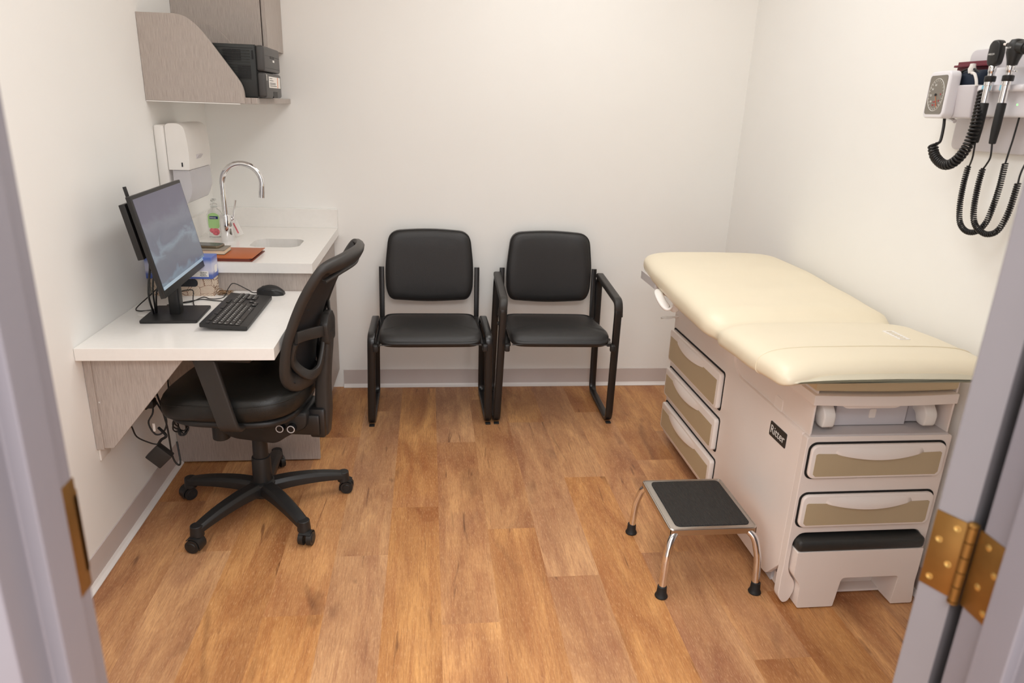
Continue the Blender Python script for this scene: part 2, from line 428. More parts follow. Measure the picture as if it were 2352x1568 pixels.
# ------------------------------------------------------------------ desk, counter, cabinets
DZ, DY, DX = .765, -1.555, .585
desk = thing('wall_desk', 'white-topped writing desk fixed to the left wall on a grey laminate bracket', 'desk', (0, DY, 0))
b = B(); b.box((.001, 0, DZ-.04), (DX, -DY-.852, DZ), .0015); b.build('desktop', 'quartz', desk, smooth=0)
b = B(); b.prism([(.022, DZ-.041), (.30, DZ-.041), (.30, DZ-.050), (.022+.03, DZ-.041-.315), (.022, DZ-.041-.315)], 1, .045, .063, .0008); b.build('bracket', 'laminate', desk, smooth=0)
b = B(); b.box((.001, .040, DZ-.041-.318), (.024, .13, DZ-.041), .001)
b.build('wall_cleat', 'laminate', desk, smooth=0)
b = B(); b.cyl((.030, .0452, .57), (.030, .0435, .57), .003); b.build('screw', 'chrome', desk)

CZ, CY, CX = .88, -.862, .602
cab = thing('sink_cabinet', 'grey laminate base cabinet under the sink counter, beside the mesh office chair', 'cabinet', (0, CY, 0))
b = B(); b.box((.002, .012, .006), (.590, .030, CZ-.041), .001); b.build('side_panel', 'laminate', cab, smooth=0)
b = B(); b.box((.02, .030, .10), (.560, .855, CZ-.22)); b.box((.02, .835, .66), (.560, .855, CZ-.05)); b.build('carcass', 'laminate', cab, smooth=0)
for k in range(2):
    b = B(); b.box((.562, .034+k*.411, .11), (.580, .440+k*.411, CZ-.055), .001); d = b.build('door', 'laminate', cab, smooth=0)
b = B(); b.box((.02, .030, .004), (.50, .855, .099)); b.build('toe_kick', 'trim_shade', cab, smooth=0)

ct = thing('sink_counter', 'white quartz counter with backsplash and an undermount steel sink', 'counter', (0, CY, 0))
# top with a rounded cut-out for the sink
def slab_with_hole(x0, x1, y0, y1, z0, z1, hx, hy, hw, hh, hr):
    b = B(); bm = b.bm; n = 6
    hole = rrect(hw, hh, hr, n, hx, hy)
    outer = []
    cs = [(x1, y1), (x0, y1), (x0, y0), (x1, y0)]
    for z in (z0, z1):
        H = [bm.verts.new((p[0], p[1], z)) for p in hole]; O = [bm.verts.new((c[0], c[1], z)) for c in cs]
        m_ = n+1
        for q in range(4):
            seg = H[q*m_:(q+1)*m_]
            for j in range(len(seg)-1): b.face([O[q], seg[j], seg[j+1]])
            b.face([O[q], seg[-1], H[((q+1)*m_) % len(H)], O[(q+1) % 4]])
        outer.append((H, O))
    (H0, O0), (H1, O1) = outer
    for i in range(len(H0)): b.face([H0[i], H0[(i+1) % len(H0)], H1[(i+1) % len(H0)], H1[i]])
    for i in range(4): b.face([O0[i], O0[(i+1) % 4], O1[(i+1) % 4], O1[i]])
    return b
SX, SY, SW, SH = .385, .425, .215, .20
slab_with_hole(.001, CX, 0, -CY-.001, CZ-.04, CZ, SX, SY, SW, SH, .05).build('countertop', 'quartz', ct, smooth=0)
b = B(); b.box((.001, -CY-.021, CZ), (CX, -CY-.001, CZ+.095), .001); b.box((.001, .20, CZ), (.018, -CY-.021, CZ+.095), .001)
b.build('backsplash', 'quartz', ct, smooth=0)
b = B()
rings = []
for dw, r, z in ((.012, .055, CZ-.041), (.010, .054, CZ-.06), (.004, .05, CZ-.14), (-.03, .045, CZ-.158), (-.12, .03, CZ-.162)):
    rings.append([Vector((p[0], p[1], z)) for p in rrect(SW+dw, SH+dw, r, 6, SX, SY)])
R = [[b.bm.verts.new(p) for p in r] for r in rings]
for i in range(len(R)-1):
    for j in range(len(R[0])): b.face([R[i][j], R[i][(j+1) % len(R[0])], R[i+1][(j+1) % len(R[0])], R[i+1][j]])
b.face(R[-1])
b.build('sink_basin', 'steel', ct, smooth=60, solid=.002)

# gooseneck tap
FX, FY = .168, -.427
fa = thing('faucet', 'chrome gooseneck tap standing beside the small sink', 'tap', (FX, FY, CZ))
b = B(); b.lathe([(.0255, 0), (.0265, .002), (.0265, .118), (.0255, .121), (.0125, .1215), (.0125, .124)], n=32); b.build('tap_body', 'chrome', fa)
arc = [Vector((0, 0, .118)), Vector((0, 0, .26))]
for k in range(0, 17):
    a = PI-(PI*1.0*k/16)*1.06; arc.append(Vector((.084+.084*math.cos(a), -.004*k/16, .262+.082*math.sin(a))))
arc.append(arc[-1]+(arc[-1]-arc[-2]).normalized()*.045)
b = B(); b.tube(arc, .0125, 18); e = arc[-1]; dd = (arc[-1]-arc[-2]).normalized()
b.cyl(e-dd*.026, e+dd*.002, .0134, n=18)
b.build('spout', 'chrome', fa)
b = B(); b.cyl((.018, .004, .093), (.034, .006, .103), .011); b.tube([(.031, .006, .100), (.035, .006, .13), (.046, .006, .185)], .0042, 10)
b.build('lever', 'chrome', fa)

# soap bottle
sb = thing('soap_bottle', 'clear pump soap bottle with green flower label behind the chrome tap', 'soap bottle', (.092, -.325, CZ))
b = B(); rings = []
for w, d, z in ((.026, .014, 0), (.031, .019, .004), (.034, .021, .03), (.036, .022, .08), (.035, .022, .105), (.027, .018, .122), (.013, .013, .132), (.012, .012, .142)):
    rings.append([Vector((w*math.copysign(abs(math.cos(a))**.8, math.cos(a)), d*math.copysign(abs(math.sin(a))**.8, math.sin(a)), z)) for a in [2*PI*k/28 for k in range(28)]])
b.ring_loft(rings); b.build('bottle_body', 'clear', sb)
b = B(); b.lathe([(.014, .138), (.0145, .139), (.0145, .152), (.012, .155), (.006, .156), (.0055, .168), (.012, .170), (.012, .176), (.002, .178)]); b.cyl((.0, 0, .173), (.0, -.030, .170), .0045); b.build('pump', 'clear', sb)
b = B(); b.prism(fillet([(-.024, .045), (-.025, .108), (0, .118), (.025, .108), (.024, .045)], .012, closed=True), 1, -.0232, -.0228); b.build('label_panel', 'green_label', sb)
b = B(); b.box((-.017, -.0240, .088), (.020, -.0233, .1005)); lb = b.build('name_band', 'ink_blue', sb, smooth=0)
text('lettering', 'Softsoap', .0095, 'ink_white', lb, (-.0155, -.0243, .0915), R_MY, sx=.82)
b = B(); b.lathe([(0, -.0240), (.015, -.0238), (.017, -.0230)], (.006, 0, .030), 14, axis=1); b.lathe([(0, -.0240), (.010, -.0238), (.011, -.023)], (-.010, 0, .036), 12, axis=1); b.build('flower_print', 'pink_label', sb)

pk = thing('sample_packet', 'small pink and white sachet leaning behind the chrome tap', 'sachet', (.195, -.315, CZ))
b = B(); b.box((-.019, -.002, -.0), (.019, .002, .072), .001, mtx=T(-.002, 0, .0085, -.12, -.42, 0)); b.build('packet', 'label', pk)
b = B(); b.box((-.003, -.0034, .012), (.003, -.0022, .062), mtx=T(-.002, 0, .0085, -.12, -.42, 0)); b.build('print', 'pink_label', pk)

# stack on the counter
fo = thing('leather_folder', 'tan leather document folder lying at the front of the white counter', 'folder', (.265, -.735, CZ), -.02)
b = B(); b.box((-.115, -.105, 0), (.105, .105, .004), .0015); b.build('back_cover', 'leather_edge', fo)
b = B(); b.box((-.113, -.103, .004), (.095, .103, .0115)); b.build('page_block', 'leather_edge', fo)
b = B(); b.prism([(-.115, .0115), (.085, .0115), (.106, .0135), (.106, .0165), (.085, .0155), (-.115, .0155)], 1, -.105, .105, .0012); b.build('front_cover', 'leather_tan', fo)
nb = thing('notebook', 'small grey notebook lying on the tan leather folder', 'notebook', (.195, -.735, CZ+.0168), .0)
b = B(); b.box((-.07, -.055, 0), (.055, .05, .0025), .001); b.box((-.07, -.055, .015), (.055, .05, .0175), .001); b.box((-.07, -.055, 0), (-.067, .05, .0175), .001); b.build('cover', 'notebook', nb)
b = B(); b.box((-.067, -.053, .0025), (.053, .048, .015)); b.build('pages', 'paper', nb)
ph = thing('mobile_phone', 'bronze mobile phone on top of the small grey notebook', 'phone', (.150, -.715, CZ+.0345), -.12)
b = B(); b.prism(rrect(.15, .074, .012), 2, 0, .010, .003); b.build('phone_case', 'phone', ph)
b = B(); b.prism(rrect(.142, .067, .009), 2, .0101, .0107); b.build('screen', 'black_gloss', ph)
cu = thing('paper_cup', 'white paper cup behind the monitor, beside the mobile phone', 'cup', (.094, -.80, CZ))
b = B(); b.lathe([(.024, 0), (.031, .070), (.0325, .072), (.0325, .075), (.030, .075), (.023, .003), (0, .003)]); b.build('cup_body', 'white_plastic', cu)

# ------------------------------------------------------------------ boxes on the desk
def box_mats():
    mt, nt, p = new_mat('glove_box_card'); L = nt.links.new; N = nt.nodes.new
    tc = N('ShaderNodeTexCoord'); sp = N('ShaderNodeSeparateXYZ'); L(tc.outputs['Object'], sp.inputs[0])
    n = N('ShaderNodeTexNoise'); n.inputs['Scale'].default_value = 12; L(tc.outputs['Object'], n.inputs[0])
    r = N('ShaderNodeValToRGB'); cr = r.color_ramp
    cr.elements[0].position = 0; cr.elements[0].color = (*srgb(70, 96, 180), 1); cr.elements[1].position = 1; cr.elements[1].color = (*srgb(92, 120, 200), 1)
    for ps, c in ((.20, srgb(100, 118, 184)), (.36, srgb(214, 212, 228)), (.66, srgb(196, 198, 222)), (.86, srgb(104, 124, 190))):
        e = cr.elements.new(ps); e.color = (*c, 1)
    mr = N('ShaderNodeMapRange'); mr.inputs['From Min'].default_value = 0; mr.inputs['From Max'].default_value = .085
    L(sp.outputs[2], mr.inputs[0]); ad = N('ShaderNodeMath'); ad.operation = 'MULTIPLY_ADD'; ad.inputs[1].default_value = .12; L(n.outputs[0], ad.inputs[0]); L(mr.outputs[0], ad.inputs[2])
    sb_ = N('ShaderNodeMath'); sb_.operation = 'SUBTRACT'; sb_.inputs[1].default_value = .06; L(ad.outputs[0], sb_.inputs[0])
    L(sb_.outputs[0], r.inputs[0]); L(r.outputs[0], p.inputs['Base Color']); p.inputs['Roughness'].default_value = .4
    M['glove_card'] = mt
    # leaf pattern of thin brown lines on cream
    mt, nt, p = new_mat('tissue_box_card'); L = nt.links.new; N = nt.nodes.new
    tc = N('ShaderNodeTexCoord')
    vo = N('ShaderNodeTexVoronoi'); vo.inputs['Scale'].default_value = 26; L(tc.outputs['Object'], vo.inputs[0])
    ve = N('ShaderNodeTexVoronoi'); ve.feature = 'DISTANCE_TO_EDGE'; ve.inputs['Scale'].default_value = 26; L(tc.outputs['Object'], ve.inputs[0])
    ml = N('ShaderNodeVectorMath'); ml.operation = 'SCALE'; ml.inputs['Scale'].default_value = 6.3; L(vo.outputs['Color'], ml.inputs[0])
    ro = N('ShaderNodeVectorRotate'); ro.rotation_type = 'Y_AXIS'; L(tc.outputs['Object'], ro.inputs[0])
    sx = N('ShaderNodeSeparateXYZ'); L(ml.outputs[0], sx.inputs[0]); L(sx.outputs[0], ro.inputs['Angle'])
    wv = N('ShaderNodeTexWave'); wv.inputs['Scale'].default_value = 60; L(ro.outputs[0], wv.inputs[0])
    r = N('ShaderNodeValToRGB'); r.color_ramp.elements[0].position = .06; r.color_ramp.elements[1].position = .22
    r.color_ramp.elements[0].color = (*srgb(120, 86, 66), 1); r.color_ramp.elements[1].color = (*srgb(226, 208, 188), 1); L(wv.outputs[0], r.inputs[0])
    r2_ = N('ShaderNodeValToRGB'); r2_.color_ramp.elements[0].position = .012; r2_.color_ramp.elements[1].position = .03; L(ve.outputs['Distance'], r2_.inputs[0])
    mx = N('ShaderNodeMix'); mx.data_type = 'RGBA'; L(r2_.outputs[0], mx.inputs[0]); mx.inputs[6].default_value = (*srgb(136, 100, 80), 1); L(r.outputs[0], mx.inputs[7])
    L(mx.outputs[2], p.inputs['Base Color']); p.inputs['Roughness'].default_value = .5
    M['tissue_card'] = mt
box_mats()
tb = thing('tissue_box', 'cream tissue box with brown leaf line pattern under the blue glove box', 'tissue box', (.125, -.926, DZ), .0)
b = B(); b.box((-.115, -.012, 0), (.115, .055, .068), .001); b.build('carton', 'tissue_card', tb, smooth=0)
b = B(); b.prism(rrect(.075, .03, .012, 4, .02, .052), 1, -.0135, -.0125); b.build('print_patch', 'ink', tb)
gb = thing('glove_box', 'blue and white glove carton lying on the tissue box, behind the monitor', 'box', (.12, -.930, DZ+.0692), .0)
b = B(); b.box((-.122, -.014, 0), (.122, .064, .083), .001); gc = b.build('carton', 'glove_card', gb, smooth=0)
text('lettering', 'Nitrile', .021, 'ink', gc, (-.105, -.0152, .040), R_MY)
text('lettering', 'Gants', .021, 'ink', gc, (-.105, -.0152, .022), R_MY)
b = B(); lf_ = [(0, -1), (.1, -.4), (.6, -.5), (.45, -.2), (.95, .2), (.7, .3), (.75, .6), (.4, .45), (.3, .9), (0, 1.2)]
lf_ = lf_+[(-x, y) for x, y in lf_[::-1][1:-1]]
b.prism([(-.098+x*.0065, .066+y*.0055) for x, y in lf_], 1, -.0150, -.0145); b.build('leaf_mark', 'ink_red', gc)
b = B(); b.box((.040, -.0150, .008), (.108, -.0144, .030)); wl = b.build('size_panel', 'label', gc, smooth=0)
text('lettering', 'Medium', .0075, 'ink', wl, (.078, -.0153, .0225), R_MY)
text('lettering', 'Moyen', .0075, 'ink', wl, (.078, -.0153, .0165), R_MY)
text('lettering', 'Mediano', .0075, 'ink', wl, (.076, -.0153, .0105), R_MY)
b = B(); b.box((.1222, .018, .018), (.1228, .048, .046)); b.build('code_panel', 'label', gc, smooth=0)

# ------------------------------------------------------------------ monitor
def screen_material():
    mt, nt, p = new_mat('monitor_screen'); L = nt.links.new; N = nt.nodes.new
    tc = N('ShaderNodeTexCoord'); sp = N('ShaderNodeSeparateXYZ'); L(tc.outputs['Object'], sp.inputs[0])
    n = N('ShaderNodeTexNoise'); n.inputs['Scale'].default_value = 9; n.inputs['Detail'].default_value = 6; n.inputs['Distortion'].default_value = .6
    mp = N('ShaderNodeMapping'); mp.inputs['Scale'].default_value = (1, .7, 1.8); L(tc.outputs['Object'], mp.inputs[0]); L(mp.outputs[0], n.inputs[0])
    # local z 0..0.31 up the screen
    ad = N('ShaderNodeMath'); ad.operation = 'MULTIPLY_ADD'; ad.inputs[1].default_value = .16; L(n.outputs[0], ad.inputs[0]); L(sp.outputs[2], ad.inputs[2])
    mr = N('ShaderNodeMapRange'); mr.inputs['From Min'].default_value = .06; mr.inputs['From Max'].default_value = .42; L(ad.outputs[0], mr.inputs[0])
    r = N('ShaderNodeValToRGB'); cr = r.color_ramp; cr.elements[0].position = 0; cr.elements[0].color = (*srgb(96, 108, 122), 1)
    cr.elements[1].position = 1; cr.elements[1].color = (*srgb(92, 88, 108), 1)
    for ps, c in ((.10, (120, 142, 160)), (.14, (98, 104, 120)), (.30, (104, 110, 124)), (.37, (132, 146, 160)), (.43, (100, 104, 122)), (.58, (120, 122, 136)), (.70, (102, 98, 118))):
        e = cr.elements.new(ps); e.color = (*srgb(*c), 1)
    L(mr.outputs[0], r.inputs[0])
    L(r.outputs[0], p.inputs['Emission Color']); p.inputs['Emission Strength'].default_value = .62
    p.inputs['Base Color'].default_value = (.02, .02, .022, 1); p.inputs['Roughness'].default_value = .28
    M['screen'] = mt
screen_material()
mo = thing('monitor', 'black flat-screen computer monitor showing a grey seascape, turned to the office chair', 'monitor', (.19, -1.199, DZ), .035)
b = B(); b.prism(rrect(.185, .195, .008), 2, 0, .010, .002); b.build('stand_base', 'black_plastic', mo, loc=(-.005, -.003, 0))
b = B(); b.prism(rrect(.036, .046, .006, 4, -.004, -.0), 2, .010, .165, .001); b.build('stand_neck', 'black_plastic', mo)
tilt = bpy.data.objects.new('display', None)   # placeholder replaced below
bpy.data.objects.remove(tilt)
dm = T(.030, .035, .118, 0, -.205, 0)          # screen leans back; local x = towards chair, z = up
b = B(); b.box((-.010, -.252, 0), (.006, .252, .325), .002, mtx=dm)
b.box((-.024, -.18, .03), (-.010, .18, .27), .005, mtx=dm)
disp = b.build('display_housing', 'black_plastic', mo, smooth=40)
b = B(); b.box((0, -.245, 0), (.0006, .245, .290), 0); sc = b.build('screen', 'screen', mo, smooth=0)
sc.matrix_local = dm @ Matrix.Translation((.0062, 0, .024))
b = B(); b.box((.0066, -.244, .024), (.0074, .244, .034), mtx=dm); b.build('taskbar', mat('taskbar_glow', srgb(140, 158, 172), .3, emit=.45), mo, smooth=0)
b = B(); b.box((-.043, -.236, .13), (-.024, -.04, .305), .002, mtx=dm); b.build('mini_computer', 'black_plastic', mo)
b = B(); b.cyl(dm @ Vector((-.034, -.165, .30)), dm @ Vector((-.034, -.165, .352)), .0055); b.build('antenna', 'black_plastic', mo)
b = B(); b.tube(spline([dm @ Vector((-.04, -.15, .12)), (-.03, -.13, .20), (-.055, -.10, .10), (-.075, -.02, .02), (-.08, .0, .006)]), .0035, 8)
b.tube(spline([dm @ Vector((-.04, -.10, .12)), (-.03, -.09, .19), (-.05, -.07, .11), (-.07, -.01, .02), (-.075, .01, .006)]), .003, 8)
b.tube(spline([dm @ Vector((-.04, -.07, .12)), (-.02, -.05, .18), (-.05, -.04, .09), (-.07, .0, .012)]), .003, 8)
b.build('power_cords', 'cable', mo)
gr = tag(B().lathe([(.0, .0), (.034, .0), (.036, .0015), (.034, .003), (.0, .0035)], (.085, -1.185, DZ), 28).build('cable_grommet', 'white_plastic'), 'white round cable grommet set in the desk by the wall', 'grommet')

# ------------------------------------------------------------------ keyboard
kb = thing('keyboard', 'black full-size computer keyboard lying on the white desk', 'keyboard', (.39, -1.185, DZ), 0)
KT = T(0, 0, .0145, 0, .085, 0)       # far (wall) edge raised
# local: x across (towards chair = front), y along
b = B(); b.prism(rrect(.152, .40, .006), 2, -.007, .007, .003, mtx=KT); b.build('keyboard_body', 'black_plastic', kb)
kn = 0
rows = []
def keyrow(x, w, items):
    rows.append((x, w, items))
# the left end of the keyboard (Esc) is at the far end? user sits at +x looking to -x: left hand side is -y
U = .0178
keyrow(-.052, .011, [(u, .72) for u in [0, 1.9, 2.8, 3.7, 4.6, 6, 6.9, 7.8, 8.7, 10.1, 11, 11.9, 12.8, 14.6, 15.6, 16.6]])
keyrow(-.030, .0155, [(i, .9) for i in range(13)]+[(13, 1.9)]+[(i+.25, .9) for i in (15, 16, 17)]+[(i+.5, .9) for i in (18, 19, 20, 21)])
keyrow(-.012, .0155, [(0, 1.4)]+[(i+1.5, .9) for i in range(12)]+[(13.5, 1.4)]+[(i+.25, .9) for i in (15, 16, 17)]+[(i+.5, .9) for i in (18, 19, 20, 21)])
keyrow(.006, .0155, [(0, 1.65)]+[(i+1.75, .9) for i in range(11)]+[(12.75, 2.15)]+[(i+.5, .9) for i in (18, 19, 20)])
keyrow(.024, .0155, [(0, 2.15)]+[(i+2.25, .9) for i in range(10)]+[(12.25, 2.65)]+[(16.25, .9)]+[(i+.5, .9) for i in (18, 19, 20)])
keyrow(.042, .0155, [(0, 1.15), (1.25, 1.15), (2.5, 1.15), (3.75, 6.1), (10, 1.15), (11.25, 1.15), (13.75, 1.15)]+[(i+.25, .9) for i in (15, 16, 17)]+[(18.5, 1.9), (20.5, .9)])
for x, w, items in rows:
    for u, ln in items:
        kn += 1
        if kn > 98: break
        y0 = -.192+u*U*.965; y1 = y0+ln*U*.965
        t = bmesh.new(); bb = B()
        bb.box((x-w/2, y0, .007), (x+w/2, y1, .0105), .0012, 1, mtx=KT)
        k_ = bb.build('key', 'charcoal_plastic', kb, smooth=30)
        if ln < 5 and w > .012:
            lm = B(); lm.box((x-.004, y0+.003, .0106), (x+.001, y0+.0055, .0108), mtx=KT)
            lm.build('legend', 'ink_white', k_, smooth=0)
# mouse
ms = thing('computer_mouse', 'black wired mouse beside the keyboard on the white desk', 'mouse', (.445, -.905, DZ), -.10)
b = B(); rings = []
for i in range(13):
    t = i/12; x = -.052+.104*t
    w = .031*math.sin(PI*min(max(t*.92+.04, 0), 1))**.42*(1-.12*math.exp(-((t-.45)/.2)**2)); h = .008+.030*math.sin(PI*(t*.86+.10))**.8
    rings.append([Vector((x, w*math.copysign(abs(math.cos(a))**.75, math.cos(a)), max(0, h*math.sin(a)) if a < PI else 0.0)) for a in [2*PI*k/20 for k in range(20)]])
b.ring_loft(rings); b.build('mouse_body', 'black_plastic', ms)
b = B(); b.tube(spline([(-.05, 0, .010), (-.02, -.026, .020), (.015, -.0285, .022), (.045, -.016, .012)]), .0016, 6); b.build('grip_seam', 'black_gloss', ms)
b = B(); b.lathe([(0, -.004), (.009, -.0035), (.009, .0035), (0, .004)], (-.028, 0, .0245), 16, axis=1); b.build('scroll_wheel', 'rubber', ms)
def cord(name, pts, r, label, m_='cable', n=8, cat='cable', group=None):
    return tag(B().tube(spline(pts, n), r, 8).build(name, m_, smooth=80), label, cat, group)
z = DZ+.0022
cord('mouse_cable', [(.394, -.90, z+.004), (.37, -.885, z), (.345, -.868, z+.008), (.30, -.878, z+.034), (.285, -.90, z+.022), (.28, -.955, z), (.262, -.985, z), (.235, -.985, z), (.205, -.962, z), (.182, -1.03, z), (.15, -1.05, z), (.115, -1.05, z)], .0018, 'thin black mouse cord looping behind the keyboard to the monitor')
cord('keyboard_cable', [(.32, -1.03, z+.004), (.30, -1.02, z), (.256, -1.010, z), (.21, -.995, z), (.178, -1.018, z), (.15, -1.06, z+.004), (.11, -1.075, z)], .0018, 'thin black keyboard cord running from keyboard towards monitor stand')
cord('desk_cord', [(.12, -.99, z+.002), (.125, -.985, z+.025), (.165, -.985, z+.034), (.18, -.99, z+.03), (.186, -1.02, z+.008), (.205, -1.075, z), (.215, -1.082, z)], .0020, 'short black cord arching beside the monitor stand')
cord('audio_cord', [(.085, -1.15, z+.002), (.045, -1.155, z), (.025, -1.13, z+.003), (.035, -1.04, z+.02), (.075, -1.0, z+.055), (.105, -.985, z+.045), (.12, -.99, z+.01), (.13, -1.06, z), (.09, -1.12, z)], .0021, 'black looped cord between monitor base and left wall')
ek = []
rr = random.Random(3)
for i in range(46):
    a = i*1.35; ek.append((.275+.034*math.cos(a)*(.5+.5*rr.random()), -.915+.022*math.sin(a*1.3)*(.5+.5*rr.random()), z+.001+.012*rr.random()))
eb = thing('key_bunch', 'small tangle of keys and thin gold cord beside the tissue box', 'keys')
b = B(); b.tube(spline(ek, 4), .0010, 6); b.build('cord_tangle', 'gold', eb)
b = B(); b.tube([(.258+.013*math.cos(a), -.925, DZ+.0145+.013*math.sin(a)) for a in [2*PI*k/24 for k in range(24)]], .0011, 6, closed=True); b.build('ring', 'gold', eb)
b = B(); b.box((.27, -.935, DZ+.004), (.315, -.925, DZ+.0065), .001); b.box((.262, -.905, DZ+.010), (.31, -.893, DZ+.0125), .001); b.build('key_blades', 'steel', eb)

# ------------------------------------------------------------------ under the desk
for i, (yy, lab) in enumerate(((-1.47, 'white wall outlet plate under the desk, nearer the doorway'), (-1.36, 'white wall outlet plate under the desk, nearer the cables'))):
    ot = thing('wall_outlet', lab, 'outlet', (0, yy, .42))
    b = B(); b.box((.0005, -.036, -.058), (.007, .036, .058), .002); b.build('cover_plate', 'white_plastic', ot)
    for s in (-1, 1):
        b = B(); b.prism(rrect(.027, .028, .009, 4, 0, s*.02), 0, .007, .0085); b.build('socket', 'putty_light', ot)
pa = thing('power_adapter', 'square black power adapter dangling under the desk', 'power adapter', (.105, -1.30, .271))
b = B(); b.box((-.033, -.016, -.033), (.033, .016, .033), .004, mtx=T(0, 0, 0, 0, .785, 0)); b.build('adapter_body', 'charcoal_plastic', pa)
b = B(); b.tube(spline([(.0, 0, .045), (.012, 0, .062), (.03, 0, .078), (.0, .02, .10)]), .005, 8); b.build('plug_boot', 'rubber', pa)
cord('adapter_cord', [(.105, -1.30, .315), (.085, -1.31, .325), (.05, -1.33, .36), (.045, -1.35, .41), (.03, -1.36, .44), (.0095, -1.36, .44)], .0026, 'black cord from dangling adapter to wall outlet')
cord('hanging_cable', [(.15, -1.25, .30), (.165, -1.28, .235), (.155, -1.28, .222), (.14, -1.28, .26), (.13, -1.27, .38), (.10, -1.25, .50), (.06, -1.23, .60), (.02, -1.2, .70)], .0032, 'thick black power cord hanging in a long loop under the desk')
cord('hanging_cable', [(.02, -1.18, .68), (.07, -1.24, .52), (.095, -1.28, .44), (.082, -1.30, .40), (.10, -1.30, .355), (.125, -1.29, .36), (.135, -1.28, .40), (.11, -1.27, .455), (.08, -1.25, .50)], .0030, 'black power cord with white tag looping beside the wall outlets')
loops = []
for i in range(90):
    a = i/90*2*PI*4.5; k = .8+.25*math.sin(i*.7)
    loops.append((.175+.024*math.cos(a)*k+i*.0001, -1.27+.006*math.sin(i), .375+.038*math.sin(a)*k))
cord('cable_coil', [(.15, -1.26, .56), (.155, -1.27, .45)]+loops, .0026, 'coiled bundle of black cable hanging under the seat front', n=3)
b = B(); b.tube(spline([(.04, -1.24, .60), (.06, -1.25, .52), (.03, -1.26, .47), (.07, -1.27, .44), (.03, -1.26, .50), (.08, -1.25, .56), (.02, -1.22, .64)]), .004, 8)
tag(b.build('extension_lead', 'cable', smooth=80), 'knotted black extension lead against the wall under the desk', 'cable')
b = B(); b.box((.035, -1.30, .452), (.105, -1.262, .482), .005); b.box((.05, -1.25, .505), (.085, -1.2, .54), .004)
tag(b.build('plug', 'black_plastic'), 'black plugs clustered on the wall behind the desk bracket', 'plug')
tag(B().box((.094, -1.302, .366), (.103, -1.299, .397), .001).build('cable_tag', 'label'), 'small white tag tied round the black power cord', 'tag')

# ------------------------------------------------------------------ wall cabinet, shelf, printer, dispenser
uc = thing('wall_cabinet', 'tall grey laminate wall cabinet above the black printer', 'cabinet', (.0, -.345, 1.70))
b = B(); b.box((.001, 0, 0), (.360, .344, .80), .0008); b.build('carcass', 'laminate', uc, smooth=0)
b = B(); b.box((.364, .002, -.001), (.382, .343, .80), .0008); b.build('door', 'laminate', uc, smooth=0)
sh = thing('printer_shelf', 'grey laminate wall shelf with curved side panels holding the printer', 'shelf', (0, -.735, 1.475))
curve = [(.001, 0), (.001, .302)]
cpts = spline([(.135, .306), (.165, .300), (.19, .285), (.215, .262), (.240, .232), (.274, .186), (.318, .124), (.342, .090), (.355, .066), (.361, .040), (.362, .0)], 4)
curve = [(.001, 0), (.001, .305)]+[(p.x, p.y) for p in [Vector((a[0], a[1], 0)) for a in cpts]]
for yy in (0, .368):
    b = B(); b.prism(curve, 1, yy, yy+.018, .0006, 1); b.build('side_panel', 'laminate', sh, smooth=0)
b = B(); b.box((.001, .018, 0), (.380, .734, .022), .001); b.box((.380, .03, -.0), (.402, .734, .022), .001); b.build('shelf_board', 'laminate', sh, smooth=0)
b = B(); b.box((.002, .0, -.004), (.345, .734, -.0005)); b.build('underside_panel', 'white_plastic', sh, smooth=0)

pr = thing('printer', 'black laser printer on the curved grey wall shelf', 'printer', (.434, -.682, 1.4975))
# local: front face at x=0 facing +x, near side at y=0 facing -y
PW, PH = .303, .193
b = B(); b.box((-.36, 0, 0), (-.030, PW, PH), .006); b.build('printer_body', 'printer', pr)
b = B(); b.box((-.032, .001, .098), (0, PW-.001, PH-.001), .010, 3); b.build('upper_front', 'printer_front', pr)
b = B(); b.box((-.032, .001, .001), (.001, PW-.001, .095), .010, 3); dr = b.build('paper_tray', 'printer_front', pr)
b = B(); b.box((-.36, -.0005, PH-.014), (-.04, .002, PH-.0125)); b.box((-.0335, -.0006, 0), (-.0325, .01, PH)); b.build('seam_line', 'printer_black', pr, smooth=0)
b = B()
for z_ in range(11): b.box((-.155, -.0014, .066+z_*.0102), (-.052, .0005, .0705+z_*.0102))
b.build('side_ribs', 'printer', pr, smooth=0)
for (x0, z0, nx, nz) in ((-.150, .135, 4, 6), (-.100, .070, 3, 7)):
    b = B()
    for i in range(nx):
        for j in range(nz): b.box((x0+i*.0165, -.0022, z0+j*.0068), (x0+i*.0165+.0148, .001, z0+j*.0068+.0046))
    b.build('vent_slots', 'printer_black', pr, smooth=0)
b = B(); b.box((-.046, -.0012, .140), (-.039, .001, .172)); b.build('latch_slot', 'printer_black', pr, smooth=0)
b = B(); b.box((-.008, .11, .150), (.0012, .185, .160), .001); b.box((-.002, .02, .1565), (.0006, .29, .1582)); b.box((-.002, .02, .112), (.0006, .29, .1135)); b.build('front_slot', 'printer_black', pr, smooth=0)
b = B(); b.box((0, .155, .138), (.0012, .185, .146)); b.build('badge', 'ink_white', pr, smooth=0)
b = B(); b.box((.001, .055, .040), (.0018, .275, .082)); pl = b.build('front_label', 'label', dr, smooth=0)
b = B()
for q, (z_, w_) in enumerate(((.074, .05), (.066, .07), (.057, .11), (.052, .11), (.046, .13))): b.box((.0018, .068, z_), (.0022, .068+w_, z_+.002))
b.build('print_lines', 'ink', pl, smooth=0)
b = B(); b.box((.0018, .215, .0405), (.0022, .226, .0815)); b.build('print_stripe', 'ink_orange', pl, smooth=0)
b = B(); b.box((-.004, .13, .002), (.0018, .21, .026), .001); b.build('tray_notch', 'printer_black', dr, smooth=0)
b = B(); b.box((.0005, .018, .066), (.0015, .024, .088)); b.build('side_sticker', 'label', dr, smooth=0)

